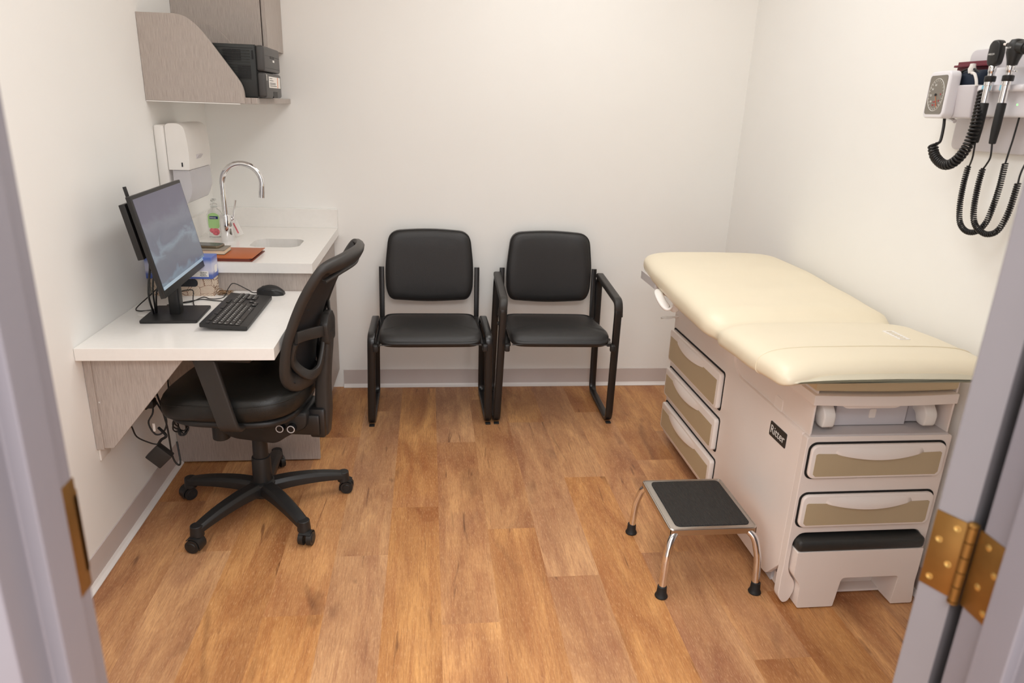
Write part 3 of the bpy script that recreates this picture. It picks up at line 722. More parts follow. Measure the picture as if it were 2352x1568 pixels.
di = thing('paper_towel_dispenser', 'white paper towel dispenser with frosted lower cover on the left wall', 'dispenser', (0, -.70, 1.10))
b = B(); b.box((.0005, 0, .02), (.040, .30, .285), .010, 3); b.build('back_shell', 'white_plastic', di)
b = B(); b.prism(fillet([(.042, .115), (.042, .292), (.112, .292), (.124, .20), (.120, .115)], [.001, .022, .032, .05, .004], 8, True), 1, .006, .294); b.build('cover', 'white_plastic', di, smooth=35, bevel=.006)
b = B(); b.prism(fillet([(.052, -.02), (.054, .113), (.118, .113), (.122, .03), (.098, -.02)], [.004, .002, .002, .03, .01], 5, True), 1, .012, .288); b.build('lower_cover', 'smoke', di)
b = B(); b.prism([(.120, .150), (.132, .168), (.120, .170)], 1, .10, .16); b.build('release_tab', 'diag_grey', di, smooth=0)
b = B(); b.box((.092, .0045, .128), (.097, .0056, .144)); b.build('mark', 'ink', di, smooth=0)

# ------------------------------------------------------------------ office chair (faces -x)
oc = thing('office_chair', 'black five-wheeled mesh-back office chair tucked under the white desk', 'office chair', (.435, -1.225, 0), math.radians(-7))
def L3(x, y, z): return Vector((x, y, z))
hubz = .095
b = B(); b.lathe([(.030, .060), (.046, .064), (.050, .085), (.048, .118), (.040, .125), (0, .126)]); b.build('base_hub', 'black_plastic', oc)
b = B(); b.lathe([(.036, .110), (.0345, .215), (.033, .222), (.028, .224), (.027, .31), (.02, .312)]); b.build('gas_column', 'black_plastic', oc)
for k in range(5):
    a = math.radians(92+72*k+7); ca, sa = math.cos(a), math.sin(a)
    path = [L3(ca*r_, sa*r_, z_) for r_, z_ in ((.02, .098), (.10, .103), (.19, .098), (.26, .088), (.305, .078))]
    pp = spline(path, 5); n_ = len(pp)
    b = B(); rings = []
    side = Vector((-sa, ca, 0))
    for i, p in enumerate(pp):
        t = i/(n_-1); w = .031*(1-t)+.021*t; h = .024*(1-t)+.013*t
        rings.append([p+side*(w*c1)+Vector((0, 0, h*c2)) for c1, c2 in ((-1, -1), (1, -1), (1, .35), (.62, 1), (-.62, 1), (-1, .35))])
    b.ring_loft(rings); b.cyl(L3(ca*.305, sa*.305, .052), L3(ca*.305, sa*.305, .093), .024, .021, 16)
    leg = b.build('base_arm', 'black_plastic', oc, smooth=50, bevel=.002)
    ph_ = a+math.radians((-60, -35, 20, 40, 70)[k]); cx_, cy_ = ca*.318, sa*.318
    ax = Vector((math.cos(ph_), math.sin(ph_), 0)); fwd = Vector((-math.sin(ph_), math.cos(ph_), 0))
    c0 = L3(cx_, cy_, .026)
    b = B()
    for s in (-1, 1):
        b.cyl(c0+ax*(s*.006), c0+ax*(s*.024), .0255, .0245, 24)
        b.cyl(c0+ax*(s*.0235), c0+ax*(s*.0262), .016, .014, 20)
    wh = b.build('caster_wheels', 'black_plastic', leg)
    b = B(); hood = []
    for q in range(13):
        t = math.radians(-25+q*13); d_ = fwd*math.cos(t)+Vector((0, 0, 1))*math.sin(t)
        hood.append([c0+d_*.0275-ax*.021, c0+d_*.0275+ax*.021, c0+d_*.0305+ax*.021, c0+d_*.0305-ax*.021])
    b.ring_loft(hood); b.cyl(c0+Vector((0, 0, .01)), L3(ca*.305, sa*.305, .062), .010, .010, 12); b.build('caster_hood', 'black_plastic', leg)
# mechanism under the seat
b = B(); b.prism(fillet([(-.20, .445), (.21, .445), (.205, .385), (.13, .345), (.09, .315), (-.06, .330), (-.13, .368), (-.20, .405)], .02, 4, True), 1, -.085, .085, .012)
b.build('tilt_mechanism', 'black_plastic', oc)
b = B(); b.box((.13, -.062, .345), (.245, .062, .425), .008); b.box((.205, -.05, .33), (.262, .05, .445), .010); b.build('back_bracket', 'black_metal', oc)
b = B()
for x_ in (.115, .155):
    b.lathe([(0, -.105), (.0145, -.104), (.0165, -.098), (.0165, -.080), (.013, -.079)], (x_, 0, .388), 22, axis=1)
b.build('tension_knobs', 'black_gloss', oc)
b = B()
for x_ in (.115, .155): b.tube([(x_+.0125*math.cos(a), -.1045, .388+.0125*math.sin(a)) for a in [2*PI*k/24 for k in range(24)]], .0018, 6, closed=True)
b.build('knob_rings', 'grey_metal', oc)
b = B(); b.lathe([(.026, .318), (.031, .322), (.031, .372), (.022, .38)], (-.115, -.055, 0), 14); b.build('height_knob', 'black_plastic', oc)
b = B(); b.box((.028, -.0862, .392), (.062, -.0855, .410)); st = b.build('warning_sticker', 'ink', oc, smooth=0)
for q, s_ in enumerate(('LOOSEN KNOB', 'HALF A TURN', 'WARNING')): text('lettering', s_, .0065, 'ink_yellow', st, (.029, -.0868, .393+q*.0058), R_MY, sx=.72)
# seat cushion
def pad(cx, cy, w, d, z0, z1, r, crown=0, exp=3.2, droop=0, n=48, m_=10):
    b = B(); rings = []
    for i in range(m_+1):
        v = -PI/2+PI*i/m_; k = math.cos(v)
        kk = 1-(1-abs(k)**.55)*(r/min(w, d)*2); zz = (z0+z1)/2+(z1-z0)/2*math.copysign(abs(math.sin(v))**.8, math.sin(v))
        ring = []
        for j in range(n):
            a = 2*PI*j/n; c, s = math.cos(a), math.sin(a)
            x = math.copysign(abs(c)**(2/exp), c)*w/2*kk; y = math.copysign(abs(s)**(2/exp), s)*d/2*kk
            ring.append(Vector((cx+x, cy+y, zz)))
        rings.append(ring)
    # crown rings on top
    top = rings[-1]
    for f, g in ((.8, .45), (.5, .8), (.2, .97)):
        rings.append([Vector((cx+(p.x-cx)*f, cy+(p.y-cy)*f, z1+crown*g)) for p in top])
    b.ring_loft(rings)
    return b
b = pad(-.035, 0, .50, .50, .458, .560, .07, .018, 3.4)
for v in b.bm.verts:
    t = (v.co.x+.035)/.25
    if t < -.4: v.co.z -= .05*(-t-.4)**1.3
    if t > .2: v.co.z += .015*(t-.2)
b.build('seat_cushion', 'seat_leather', oc, smooth=180)
b = pad(-.035, 0, .45, .46, .440, .466, .02, 0, 3.4); b.build('seat_pan', 'black_plastic', oc, smooth=60)
ring = []
for j in range(60):
    a = 2*PI*j/60; c, s = math.cos(a), math.sin(a)
    x = -.035+math.copysign(abs(c)**(2/3.4), c)*.247; y = math.copysign(abs(s)**(2/3.4), s)*.247; t = (x+.035)/.25
    z_ = .528-(.05*(-t-.4)**1.3 if t < -.4 else 0)+(.015*(t-.2) if t > .2 else 0)
    ring.append((x, y, z_))
B().tube(ring, .0025, 6, closed=True).build('seat_piping', 'seat_leather', oc, smooth=180)
# back frame: closed loop, leaning back, wrapping round the sitter
def bk(y, z):      # rear surface of the back at width y and height z (local)
    t = (z-.56)/.46
    x = .145-.015*math.sin(PI*t)*0+ (.035*math.sin(PI*min(1, max(0, t*.9)))*-1) + .175*max(0, t)**1.15
    return x - .05*(abs(y)/.23)**2 + .08
def bpt(y, z, dx=0): return Vector((bk(y, z)+dx, y, z))
outl = []
for y_, z_ in ((0, .545), (-.10, .548), (-.165, .562), (-.205, .60), (-.222, .66), (-.230, .76), (-.232, .88), (-.228, .97), (-.205, 1.012), (-.12, 1.028), (0, 1.032)): outl.append((y_, z_))
full = outl+[(-y_, z_) for y_, z_ in outl[::-1][1:-1]]
loop = [bpt(y_, z_) for y_, z_ in full]
loopS = spline(loop, 6, True)
b = B(); rings = []
cen = Vector((0, 0, .79)); n_ = len(loopS)
for i, p in enumerate(loopS):
    t = (loopS[(i+1) % n_]-loopS[i-1]).normalized()
    back = Vector((1, 0, -.25)).normalized(); back = (back-t*back.dot(t)).normalized(); inn = t.cross(back).normalized()
    if inn.dot(cen-p) < 0: inn = -inn
    low = max(0, (.66-p.z)/.12); w = .042+.018*min(1, low); 
    rings.append([p+back*-.018, p+inn*w*.5-back*.016, p+inn*w+back*-.004, p+inn*w+back*.006, p+inn*w*.55+back*.011, p+inn*.008+back*.010, p+back*.002, p-inn*.003-back*.008])
b.ring_loft(rings, closed=True); b.build('back_frame', 'charcoal_plastic', oc, smooth=45)
# lip along the headrest edge
lipp = spline([bpt(y_, z_-.040, .014) for y_, z_ in ((-.20, .995), (-.13, 1.010), (0, 1.014), (.13, 1.010), (.20, .995))], 6)
B().bar(lipp, .020, .012, .005).build('head_rail', 'charcoal_plastic', oc)
scr = B()
for s in (-1,):
    for z_ in (.60, .72, .86, .96):
        y_ = s*(.200 if z_ > .62 else .180); p = bpt(y_, z_, .004); scr.cyl(p+Vector((.003, 0, 0)), p+Vector((.0085, 0, -.001)), .0032, n=10)
scr.build('back_screws', 'trim_shade', oc)
# mesh panel and lumbar pad
def mesh_mat():
    mt, nt, p = new_mat('black_mesh_fabric'); L = nt.links.new; N = nt.nodes.new
    tc = N('ShaderNodeTexCoord'); ck = N('ShaderNodeTexChecker'); ck.inputs['Scale'].default_value = 600; L(tc.outputs['Object'], ck.inputs[0])
    ck.inputs[1].default_value = (.006, .006, .008, 1); ck.inputs[2].default_value = (.016, .016, .018, 1)
    L(ck.outputs[0], p.inputs['Base Color']); p.inputs['Roughness'].default_value = .7; M['mesh'] = mt
mesh_mat()
b = B(); ny, nz = 14, 16; g = []
for i in range(nz+1):
    z_ = .57+(1.012-.57)*i/nz; row = []
    hw = .215 if z_ > .66 else .215*(1-((.66-z_)/.13)**2*.45)
    for j in range(ny+1):
        y_ = -hw+2*hw*j/ny; row.append(b.bm.verts.new(bpt(y_, z_, -.020)))
    g.append(row)
for i in range(nz):
    for j in range(ny): b.face([g[i][j], g[i][j+1], g[i+1][j+1], g[i+1][j]])
b.build('mesh_panel', 'mesh', oc, smooth=180, solid=.002)
# spine and Y-bracket with lumbar hoop
b = B(); sp_ = spline([(.236, 0, .335), (.247, 0, .42), (.250, 0, .52), (.258, 0, .60), (.268, 0, .67), (.274, 0, .73)], 5)
nn = len(sp_)
rings = []
for i, p in enumerate(sp_):
    t = i/(nn-1); w = .036-.006*t; d = .030-.012*t
    rings.append([p+Vector((x_*d, y_*w, 0)) for x_, y_ in rrect(2, 2, .5, 3)])
b.ring_loft(rings); b.build('spine', 'charcoal_plastic', oc, smooth=45)
for s in (-1, 1):
    b = B()
    b.bar(spline([(.272, s*.015, .735), (.268, s*.075, .748), (.245, s*.14, .758), (bk(.2, .765)+.004, s*.205, .765)], 6), .040, .012, .004, upv=(1, 0, 0))
    b.build('lumbar_arm', 'charcoal_plastic', oc, smooth=45)
    b = B()
    b.bar(spline([(.270, s*.020, .735), (.266, s*.042, .665), (.258, s*.085, .612), (.235, s*.135, .612), (bk(.19, .68), s*.180, .672), (bk(.2, .75)+.004, s*.196, .745)], 6), .034, .014, .004, upv=(1, 0, 0))
    b.build('lumbar_hoop', 'charcoal_plastic', oc, smooth=45)
b = B(); b.prism(fillet([(-.045, .690), (.045, .690), (.056, .765), (.026, .800), (-.026, .800), (-.056, .765)], .012, 4, True), 0, .262, .290, .006); b.build('spine_cap', 'charcoal_plastic', oc)
# lumbar pad in front
b = B(); b.prism(rrect(.26, .11, .04, 6, 0, .70), 0, .160, .190, .012, 3); b.build('lumbar_pad', 'rubber', oc)
for s in (-1, 1):
    b = B()
    rings = []
    ap_ = fillet([(.015, s*.10, .448), (.010, s*.268, .452), (-.052, s*.266, .702)], .035, 6)
    for i, p in enumerate(ap_):
        tt = (ap_[min(i+1, len(ap_)-1)]-ap_[max(i-1, 0)]).normalized(); sd = Vector((1, 0, 0)); nn = tt.cross(sd).normalized(); k_ = 1.0+.10*(p.z-.45)/.24
        rings.append([p+sd*(a*k_)+nn*c for a, c in rrect(.066, .020, .006, 2)])
    b.ring_loft(rings)
    arm = b.build('arm_post', 'charcoal_plastic', oc, smooth=45)
    b = B(); b.box((-.165, s*.240-.038, .698), (.100, s*.240+.038, .719), .008, 3); b.build('arm_pad', 'black_plastic', arm)

# ------------------------------------------------------------------ guest chairs (face -y)
def guest_chair(name, label, loc, rz, arms, width=.49):
    t = thing(name, label, 'chair', loc, rz, None)
    # origin: floor, centre, at the back posts (y=0); front is -y
    hw = .272
    for s in (-1, 1):
        xf = s*(hw+.012); xt = s*hw
        if arms: path = [(xf, -.38, .010), (xt, -.435, .640), (xt, .015, .665), (xf, .035, .010)]
        else: path = [(xf, -.38, .010), (xt, -.430, .475), (xt, -.06, .468), (xf, .035, .010)]
        pth = fillet(path, .055, 7, True)
        b = B(); b.bar(pth, .016, .030, .005, closed=True, upv=(0, 0, 0) if False else None)
        # re-orient section so the wide face looks sideways: use explicit rings
        b.bm.free(); b = B(); n_ = len(pth); rings = []
        for i, p in enumerate(pth):
            tt = (pth[(i+1) % n_]-pth[i-1]).normalized(); sd = Vector((1, 0, 0)); sd = (sd-tt*sd.dot(tt)).normalized(); nn = tt.cross(sd)
            rings.append([p+sd*a+nn*c for a, c in rrect(.036, .019, .006, 2)])
        b.ring_loft(rings, closed=True)
        fr_ = b.build('side_frame', 'black_metal', t, smooth=50)
        if arms:
            b = B(); ap = fillet([(xt, .005, .668), (xt, -.425, .643), (xf-s*.006, -.418, .575)], .05, 8)
            n_ = len(ap); rings = []
            for i, p in enumerate(ap):
                tt = (ap[min(i+1, n_-1)]-ap[max(i-1, 0)]).normalized(); sd = Vector((1, 0, 0)); nn = tt.cross(sd).normalized()
                up_ = nn if nn.z > 0 or (abs(nn.z) < .3 and nn.y < 0) else -nn
                rings.append([p+sd*a+up_*(c+.004) for a, c in rrect(.040, .028, .009, 3)])
            b.ring_loft(rings); b.build('armrest_pad', 'charcoal_plastic', t, smooth=50)
        for yy in (-.38, .02):
            b = B(); b.box((xf-.013, yy-.012, .0), (xf+.013, yy+.012, .006), .002); b.build('glide', 'rubber', fr_)
    for s in (-1, 1):
        b = B(); b.bar([(s*.245, -.43, .432), (s*.245, -.02, .425), (s*.245, .012, .440), (s*.245, .035, .70)], .014, .026, .003, upv=(1, 0, 0)); b.build('back_post', 'black_metal', t, smooth=50)
        b = B(); b.box((s*.252-.012, -.478, .412), (s*.252+.012, -.452, .446), .006, 3); b.build('rail_end_cap', 'black_plastic', t)
    b = B(); b.bar([(-.27, -.33, .424), (.27, -.33, .424)], .022, .016, .003); b.bar([(-.27, -.06, .424), (.27, -.06, .424)], .022, .016, .003); b.build('cross_rail', 'black_metal', t)
    # seat pad with waterfall front
    b = pad(0, -.245, .478, .50, .434, .502, .05, .008, 9, n=96)
    for v in b.bm.verts:
        q = (-v.co.y-.245)/.25
        if q > .70: v.co.z -= .020*((q-.70)/.30)**2*(1 if v.co.z > .47 else .0)
        v.co.z -= .042*max(0, (.6-q)/1.6)*(1 if v.co.z > .47 else .2)
        if q < 0: v.co.x *= 1-.045*(-q)
        k = abs(v.co.x)/.23
        if v.co.z > .50: v.co.z -= .006*k**4
    b.build('seat_cushion', 'black_vinyl', t, smooth=180)
    rg = []
    for k in range(21):
        s_ = -1+2*k/20; rg.append((s_*.232, -.488, .452))
    B().tube(rg, .0025, 6).build('seat_piping', 'black_vinyl', t)
    # backrest pad: rounded trapezoid, curved
    def brg(f, dy, scale):
        pts = []
        P = fillet([(-.222, .585, 0), (-.200, .535, 0), (0, .517, 0), (.200, .535, 0), (.222, .585, 0), (.226, .70, 0), (.205, .885, 0), (.0, .897, 0), (-.205, .885, 0), (-.226, .70, 0)], [.05, .07, .4, .07, .05, .12, .055, .4, .055, .12], 6, True)
        for p in P:
            x, z_ = p.x*scale, .715+(p.y-.715)*scale
            y = f+dy-.022*(1-(x/.226)**2)*-1 + (z_-.52)*.06
            pts.append(Vector((x, y, z_)))
        return pts
    b = B(); b.ring_loft([brg(.045, 0, .955), brg(.033, 0, .992), brg(.018, 0, 1.0), brg(.002, 0, .992), brg(-.010, 0, .965), brg(-.018, 0, .90), brg(-.022, 0, .78), brg(-.024, 0, .5)])
    b.build('backrest_pad', 'black_vinyl', t, smooth=180)
    B().tube(brg(.000, -.002, .990), .0022, 6, closed=True).build('backrest_piping', 'black_vinyl', t, smooth=180)
    return t
guest_chair('guest_chair', 'black vinyl sled-base guest chair without armrests, next to the desk', (1.068, -.125, 0), math.radians(.5), False)
guest_chair('guest_chair', 'black vinyl sled-base guest chair with armrests, nearer the exam table', (1.690, -.125, 0), math.radians(-1.2), True)

# ------------------------------------------------------------------ exam table
et = thing('exam_table', 'cream vinyl medical exam table on a drawer base along the right wall', 'exam table', (2.42, -1.90, 0))
OX, OY = 2.42, -1.90
def w2(x, y, z=0): return (x-OX, y-OY, z)
X0, X1, Y0, Y1 = 2.185, 2.655, -1.90, -.70
TY = lambda y: y-OY
TX = lambda x: x-OX
# side shells (outer skin, stepped top) left and right
for xs, xe in ((X0, X0+.02), (X1-.02, X1)):
    b = B(); b.prism(fillet([(TY(Y0+.0302), .13), (TY(Y0+.0302), .600), (TY(-1.40), .600), (TY(-1.345), .640), (TY(-1.335), .700), (TY(Y1), .700), (TY(Y1), .045), (TY(-1.80), .045)], [.01, .012, .02, .02, .012, .02, .02, .02], 3, True), 0, TX(xs), TX(xe), .003)
    b.build('side_shell', 'putty', et, smooth=30)
    b = B(); q0, q1 = (TX(xs)+.010, TX(xe)-.004) if xs == X0 else (TX(xs)+.004, TX(xe)-.010)
    b.prism([(TY(Y0+.010), .58), (TY(Y0+.010), .775), (TY(-1.76), .81), (TY(Y1+.03), .80), (TY(Y1+.03), .6)], 0, q0, q1, .001); b.build('upper_side', 'putty', et, smooth=0)
b = B(); b.box((TX(X0+.02), TY(-1.60), .05), (TX(X1-.02), TY(Y1), .60)); b.box((TX(X0+.02), TY(Y1+.0), .05), (TX(X1-.02), TY(Y1+.02), .79)); b.build('carcass', 'putty', et, smooth=0)
b = B(); b.box((TX(X0+.035), TY(-1.78), .004), (TX(X1-.035), TY(Y1-.02), .055)); b.build('plinth', 'grey_metal', et, smooth=0)
b = B(); b.box((TX(X0+.04), TY(-1.86), .006), (TX(X1-.04), TY(-1.78), .014)); b.box((TX(X0+.04), TY(-1.82), .014), (TX(X1-.04), TY(-1.79), .05)); b.cyl((.03, .10, .04), (.03, .10, .10), .008); b.build('base_rail', 'putty_light', et, smooth=0)
# front frame
ff = fillet([(TX(X0), .600), (TX(X0), .14), (TX(X0-.002), .105), (TX(X0-.001), .03), (TX(X0+.018), .006), (TX(X0+.035), .010), (TX(X0+.052), .05), (TX(X0+.048), .085), (TX(X0+.022), .120), (TX(X0+.016), .150), (TX(X0+.016), .240), (TX(X0+.035), .268),
      (TX(X1-.035), .268), (TX(X1-.016), .240), (TX(X1-.016), .150), (TX(X1-.022), .120), (TX(X1-.048), .085), (TX(X1-.052), .05), (TX(X1-.035), .010), (TX(X1-.018), .006), (TX(X1+.001), .03), (TX(X1+.002), .105), (TX(X1), .14), (TX(X1), .600)],
      [.008, .02, .02, .03, .015, .015, .02, .015, .02, .02, .02, .02, .02, .02, .02, .02, .015, .02, .015, .015, .03, .02, .02, .008], 3, True)
b = B(); b.prism(ff, 1, 0, .03); b.build('front_frame', 'putty', et, smooth=30, bevel=.004)
# front drawers
def drawer(z0, z1, x0, x1, name='drawer'):
    cx, cz, w, h = (x0+x1)/2-OX, (z0+z1)/2, x1-x0, z1-z0
    b = B(); b.prism(rrect(w+.012, h+.012, .026, 6, cx, cz), 1, -.0012, .002); gp = b.build('drawer_gap_shade', 'trim_shade', et, smooth=0)  # dark plate, paints the shade in the gap round the drawer
    b = B(); b.prism(rrect(w, h, .022, 6, cx, cz), 1, -.014, .001, .005, 3); d = b.build('drawer', 'putty_light', et, smooth=40)
    # panel: top edge dips under the moulded pull
    x0_, x1_, zb, zt = cx-w/2+.014, cx+w/2-.014, cz-h/2+.009, cz+h/2-.026
    P = [(x0_, zb+.008), (x0_+.008, zb), (x1_-.008, zb), (x1_, zb+.008), (x1_, zt-.004), (x1_-.006, zt)]
    for k in range(13):
        t = 1-k/12; xx = x0_+(x1_-x0_)*(.17+.66*t); P.append((xx, zt-.002-.015*math.sin(PI*t)**1.2))
    P += [(x0_+.006, zt), (x0_, zt-.004)]
    b = B(); b.prism(P, 1, -.0152, -.0135); b.build('drawer_panel', 'taupe', d, smooth=0)
    b = B(); rings = []
    for k in range(15):
        t = k/14; xx = x0_+(x1_-x0_)*(.15+.70*t); dp = math.sin(PI*t)**.8
        rings.append([Vector((xx, -.013, zt+.020)), Vector((xx, -.013-.009*dp, zt+.015)), Vector((xx, -.014-.016*dp, zt+.002-.006*dp)), Vector((xx, -.014-.014*dp, zt-.002-.016*dp)), Vector((xx, -.013, zt-.002-.012*dp))])
    b.ring_loft(rings); b.build('drawer_pull', 'putty_light', d, smooth=80)
drawer(.466, .578, 2.200, 2.636)
drawer(.295, .408, 2.200, 2.636)
# side drawers: same thing turned to the left side (faces -x); y runs rear to front
def side_drawer(z0, z1, y0, y1):
    cy, cz, w, h = (y0+y1)/2-OY, (z0+z1)/2, y1-y0, z1-z0
    xs = TX(X0)
    b = B(); b.prism(rrect(w+.012, h+.014, .014, 5, cy, cz), 0, xs-.0012, xs+.002); b.build('drawer_gap_shade', 'trim_shade', et, smooth=0)  # dark plate standing for the shade round the side drawer
    b = B(); b.prism(rrect(w, h, .014, 5, cy, cz), 0, xs-.020, xs+.001, .004, 3); d = b.build('drawer', 'putty_light', et, smooth=40)
    a0, a1, zb, zt = cy-w/2+.020, cy+w/2-.014, cz-h/2+.010, cz+h/2-.031
    P = [(a0, zb+.006), (a0+.006, zb), (a1-.006, zb), (a1, zb+.006), (a1, zt)]
    for k in range(13):
        t = 1-k/12; yy = a0+(a1-a0)*(.27+.56*t); P.append((yy, zt-.014*math.sin(PI*t)**1.1))
    P += [(a0, zt)]
    b = B(); b.prism(P, 0, xs-.0212, xs-.0195); b.build('drawer_panel', 'taupe', d, smooth=0)
    b = B(); rings = []
    for k in range(15):
        t = k/14; yy = a0+(a1-a0)*(.25+.60*t); dp = math.sin(PI*t)**.8
        rings.append([Vector((xs-.019, yy, zt+.022)), Vector((xs-.019-.007*dp, yy, zt+.014)), Vector((xs-.020-.013*dp, yy, zt-.002-.008*dp)), Vector((xs-.020-.011*dp, yy, zt-.002-.016*dp)), Vector((xs-.019, yy, zt-.001-.013*dp))])
    b.ring_loft(rings); b.build('drawer_pull', 'putty_light', d, smooth=80)
side_drawer(.418, .565, -1.290, -.715)
side_drawer(.245, .378, -1.300, -.712)
side_drawer(.078, .205, -1.310, -.712)
# badge
b = B(); b.prism(rrect(.108, .050, .004, 3, TY(-1.735), .530), 0, TX(X0)-.0022, TX(X0)+.001); bd = b.build('badge', 'tread', et, smooth=0)
text('lettering', 'Ritter', .040, 'ink_white', bd, (TX(X0)-.0026, TY(-1.686), .517), R_MX)
b = B(); b.prism(rrect(.052, .056, .010, 4, TY(-1.69), .613), 0, TX(X0)+.0075, TX(X0)+.013); b.build('side_cap', 'putty_light', et)
# step drawer
so = fillet([(TX(2.208), .214), (TX(2.208), .128), (TX(2.236), .090), (TX(2.238), .004), (TX(2.362), .004), (TX(2.374), .112), (TX(2.570), .112), (TX(2.562), .004), (TX(2.640), .004), (TX(2.632), .090), (TX(2.634), .128), (TX(2.634), .214)], [.004, .012, .012, .008, .006, .012, .012, .006, .008, .012, .012, .004], 3, True)
b = B(); b.prism(so, 1, -.026, .26); stp = b.build('step_body', 'putty', et, smooth=30, bevel=.003)
b = B(); b.box((TX(2.206), -.028, .212), (TX(2.636), .25, .254), .014, 3); b.build('step_tread', 'tread', stp)
b = B(); b.box((TX(X0+.022), .272, .06), (TX(X1-.022), .290, .262)); b.build('step_recess_shade', 'trim_shade', et, smooth=0)  # dark sheet standing in for the shade inside the step hollow
# upper bay: floor, extension pad, tray front, stirrups
b = B(); b.box((TX(X0+.012), .004, .598), (TX(X1-.012), .40, .606)); b.box((TX(X0+.014), .10, .606), (TX(X1-.014), .12, .70)); b.build('bay_floor', 'grey_metal', et, smooth=0)
b = B(); b.box((TX(2.300), .062, .608), (TX(2.535), .10, .682), .002); b.box((TX(2.545), .075, .612), (TX(2.625), .10, .690), .002); b.box((TX(2.205), .075, .612), (TX(2.222), .10, .672), .002); b.build('bay_housing', 'diag_grey', et, smooth=0)
b = B(); b.prism(rrect(.022, .030, .004, 3, .0, .648), 1, .0600, .0625); b.build('bay_button', 'putty_light', et)
for xa in (2.232, 2.560):
    b = B(); pr_ = fillet([(.012, .622), (.008, .665), (.035, .694), (.11, .696), (.11, .67), (.06, .65), (.05, .622)], .014, 4, True)
    b.prism(pr_, 0, TX(xa), TX(xa+.038), .005); b.build('stirrup', 'white_plastic', et, smooth=50)
tp = [(TX(2.178), .0), (TX(2.178), .004)]
b = B(); fp = [(TX(2.182)+(TX(2.640)-TX(2.182))*k/16, -.004-.012*math.sin(PI*k/16)) for k in range(17)]
b.prism(fp+[(TX(2.640), .30), (TX(2.182), .30)], 2, .705, .737, .002); b.build('tray_front', 'putty_light', et, smooth=40)
b = B(); b.prism(fillet([(TX(2.27), .705), (TX(2.29), .692), (TX(2.45), .692), (TX(2.47), .705)], .01, 4, True), 1, .0, .25, .001); b.build('pan', 'putty_light', et)
b = B(); fp = [(TX(2.186)+(TX(2.636)-TX(2.186))*k/16, .004-.010*math.sin(PI*k/16)) for k in range(17)]
b.prism(fp+[(TX(2.636), .32), (TX(2.186), .32)], 2, .745, .785, .010, 3); b.build('footrest_pad', 'cream_dark', et, smooth=50)
# upholstered top: lofted cross-sections along y
CXm = 2.320-OX; 
def prof(y):   # world y -> half width, top z, bottom z
    def interp(tab):
        for (a, va), (b_, vb) in zip(tab, tab[1:]):
            if a <= y <= b_:
                t = (y-a)/(b_-a); t = t*t*(3-2*t); return va+(vb-va)*t
        return tab[-1][1] if y > tab[-1][0] else tab[0][1]
    hw = interp([(-2.05, .325), (-1.86, .338), (-1.64, .336), (-1.565, .312), (-1.49, .338), (-.95, .338), (-.66, .315)])
    zt = interp([(-2.05, .878), (-1.95, .888), (-1.80, .886), (-1.66, .880), (-1.57, .858), (-1.47, .886), (-1.25, .900), (-.95, .914), (-.66, .920)])
    zb = interp([(-2.05, .795), (-1.80, .782), (-1.56, .772), (-1.30, .775), (-.95, .800), (-.66, .820)])
    return hw, zt, zb
def cushion_ring(y, k=1.0, kz=1.0, grow=0, n=72):
    hw, zt, zb = prof(y); hw = hw*k+grow; zc = (zt+zb)/2-.004; hz = (zt-zb)/2*kz+grow; pts = []
    for j in range(n):
        a = 2*PI*j/n; c, s = math.cos(a), math.sin(a)
        x = hw*math.copysign(abs(c)**(2/7.0), c); zz = math.copysign(abs(s)**(2/2.6), s)
        z_ = zc+hz*zz
        if s > 0: z_ += .006*(1-(x/max(hw, .01))**2)
        else: z_ += .026*(1-min(1, abs(x)/hw)**5)*(1.25 if y < -1.88 else .6)
        pts.append(Vector((CXm+x, y-OY, z_)))
    return pts
b = B(); rings = []
NF = 9
for i in range(NF):                       # rounded front
    t = i/(NF); a = t*PI/2; rings.append(cushion_ring(-2.045+.045*(1-math.cos(a)), .885+.115*math.sin(a)**.8, .12+.88*math.sin(a)))
ys = [-2.0+(-.75+2.0)*i/44 for i in range(45)]
rings += [cushion_ring(y) for y in ys]
for i in range(1, 13):                    # rounded head, big plan radius
    a = i/12*PI/2; rings.append(cushion_ring(-.75+.10*math.sin(a), .76+.24*math.cos(a)**.6, max(.12, math.cos(a)**.45)))
b.ring_loft(rings); b.build('upholstered_top', 'cream_vinyl', et, smooth=180)
r0 = cushion_ring(-1.905, grow=.0004); B().tube([Vector((p.x, p.y+.0, p.z)) for p in r0], .0021, 6, closed=True).build('front_seam', 'cream_vinyl', et, smooth=180)
b = B(); b.box((TX(2.455), TY(-1.84), .880), (TX(2.490), TY(-1.755), .8886)); lb = b.build('instruction_tag', 'label', et, smooth=0)
b = B()
for k in range(6): b.box((TX(2.462), TY(-1.834+k*.013), .8887), (TX(2.480), TY(-1.828+k*.013), .8890))
b.build('tag_print', 'cream_dark', lb, smooth=0)
b = B(); b.box((TX(2.01), TY(-1.10), .800), (TX(2.62), TY(-.71), .812), .004); b.prism([(TX(1.985), .812), (TX(1.985), .845), (TX(2.00), .845), (TX(2.02), .80)], 1, TY(-.96), TY(-.76)); b.build('backrest_plate', 'grey_metal', et)
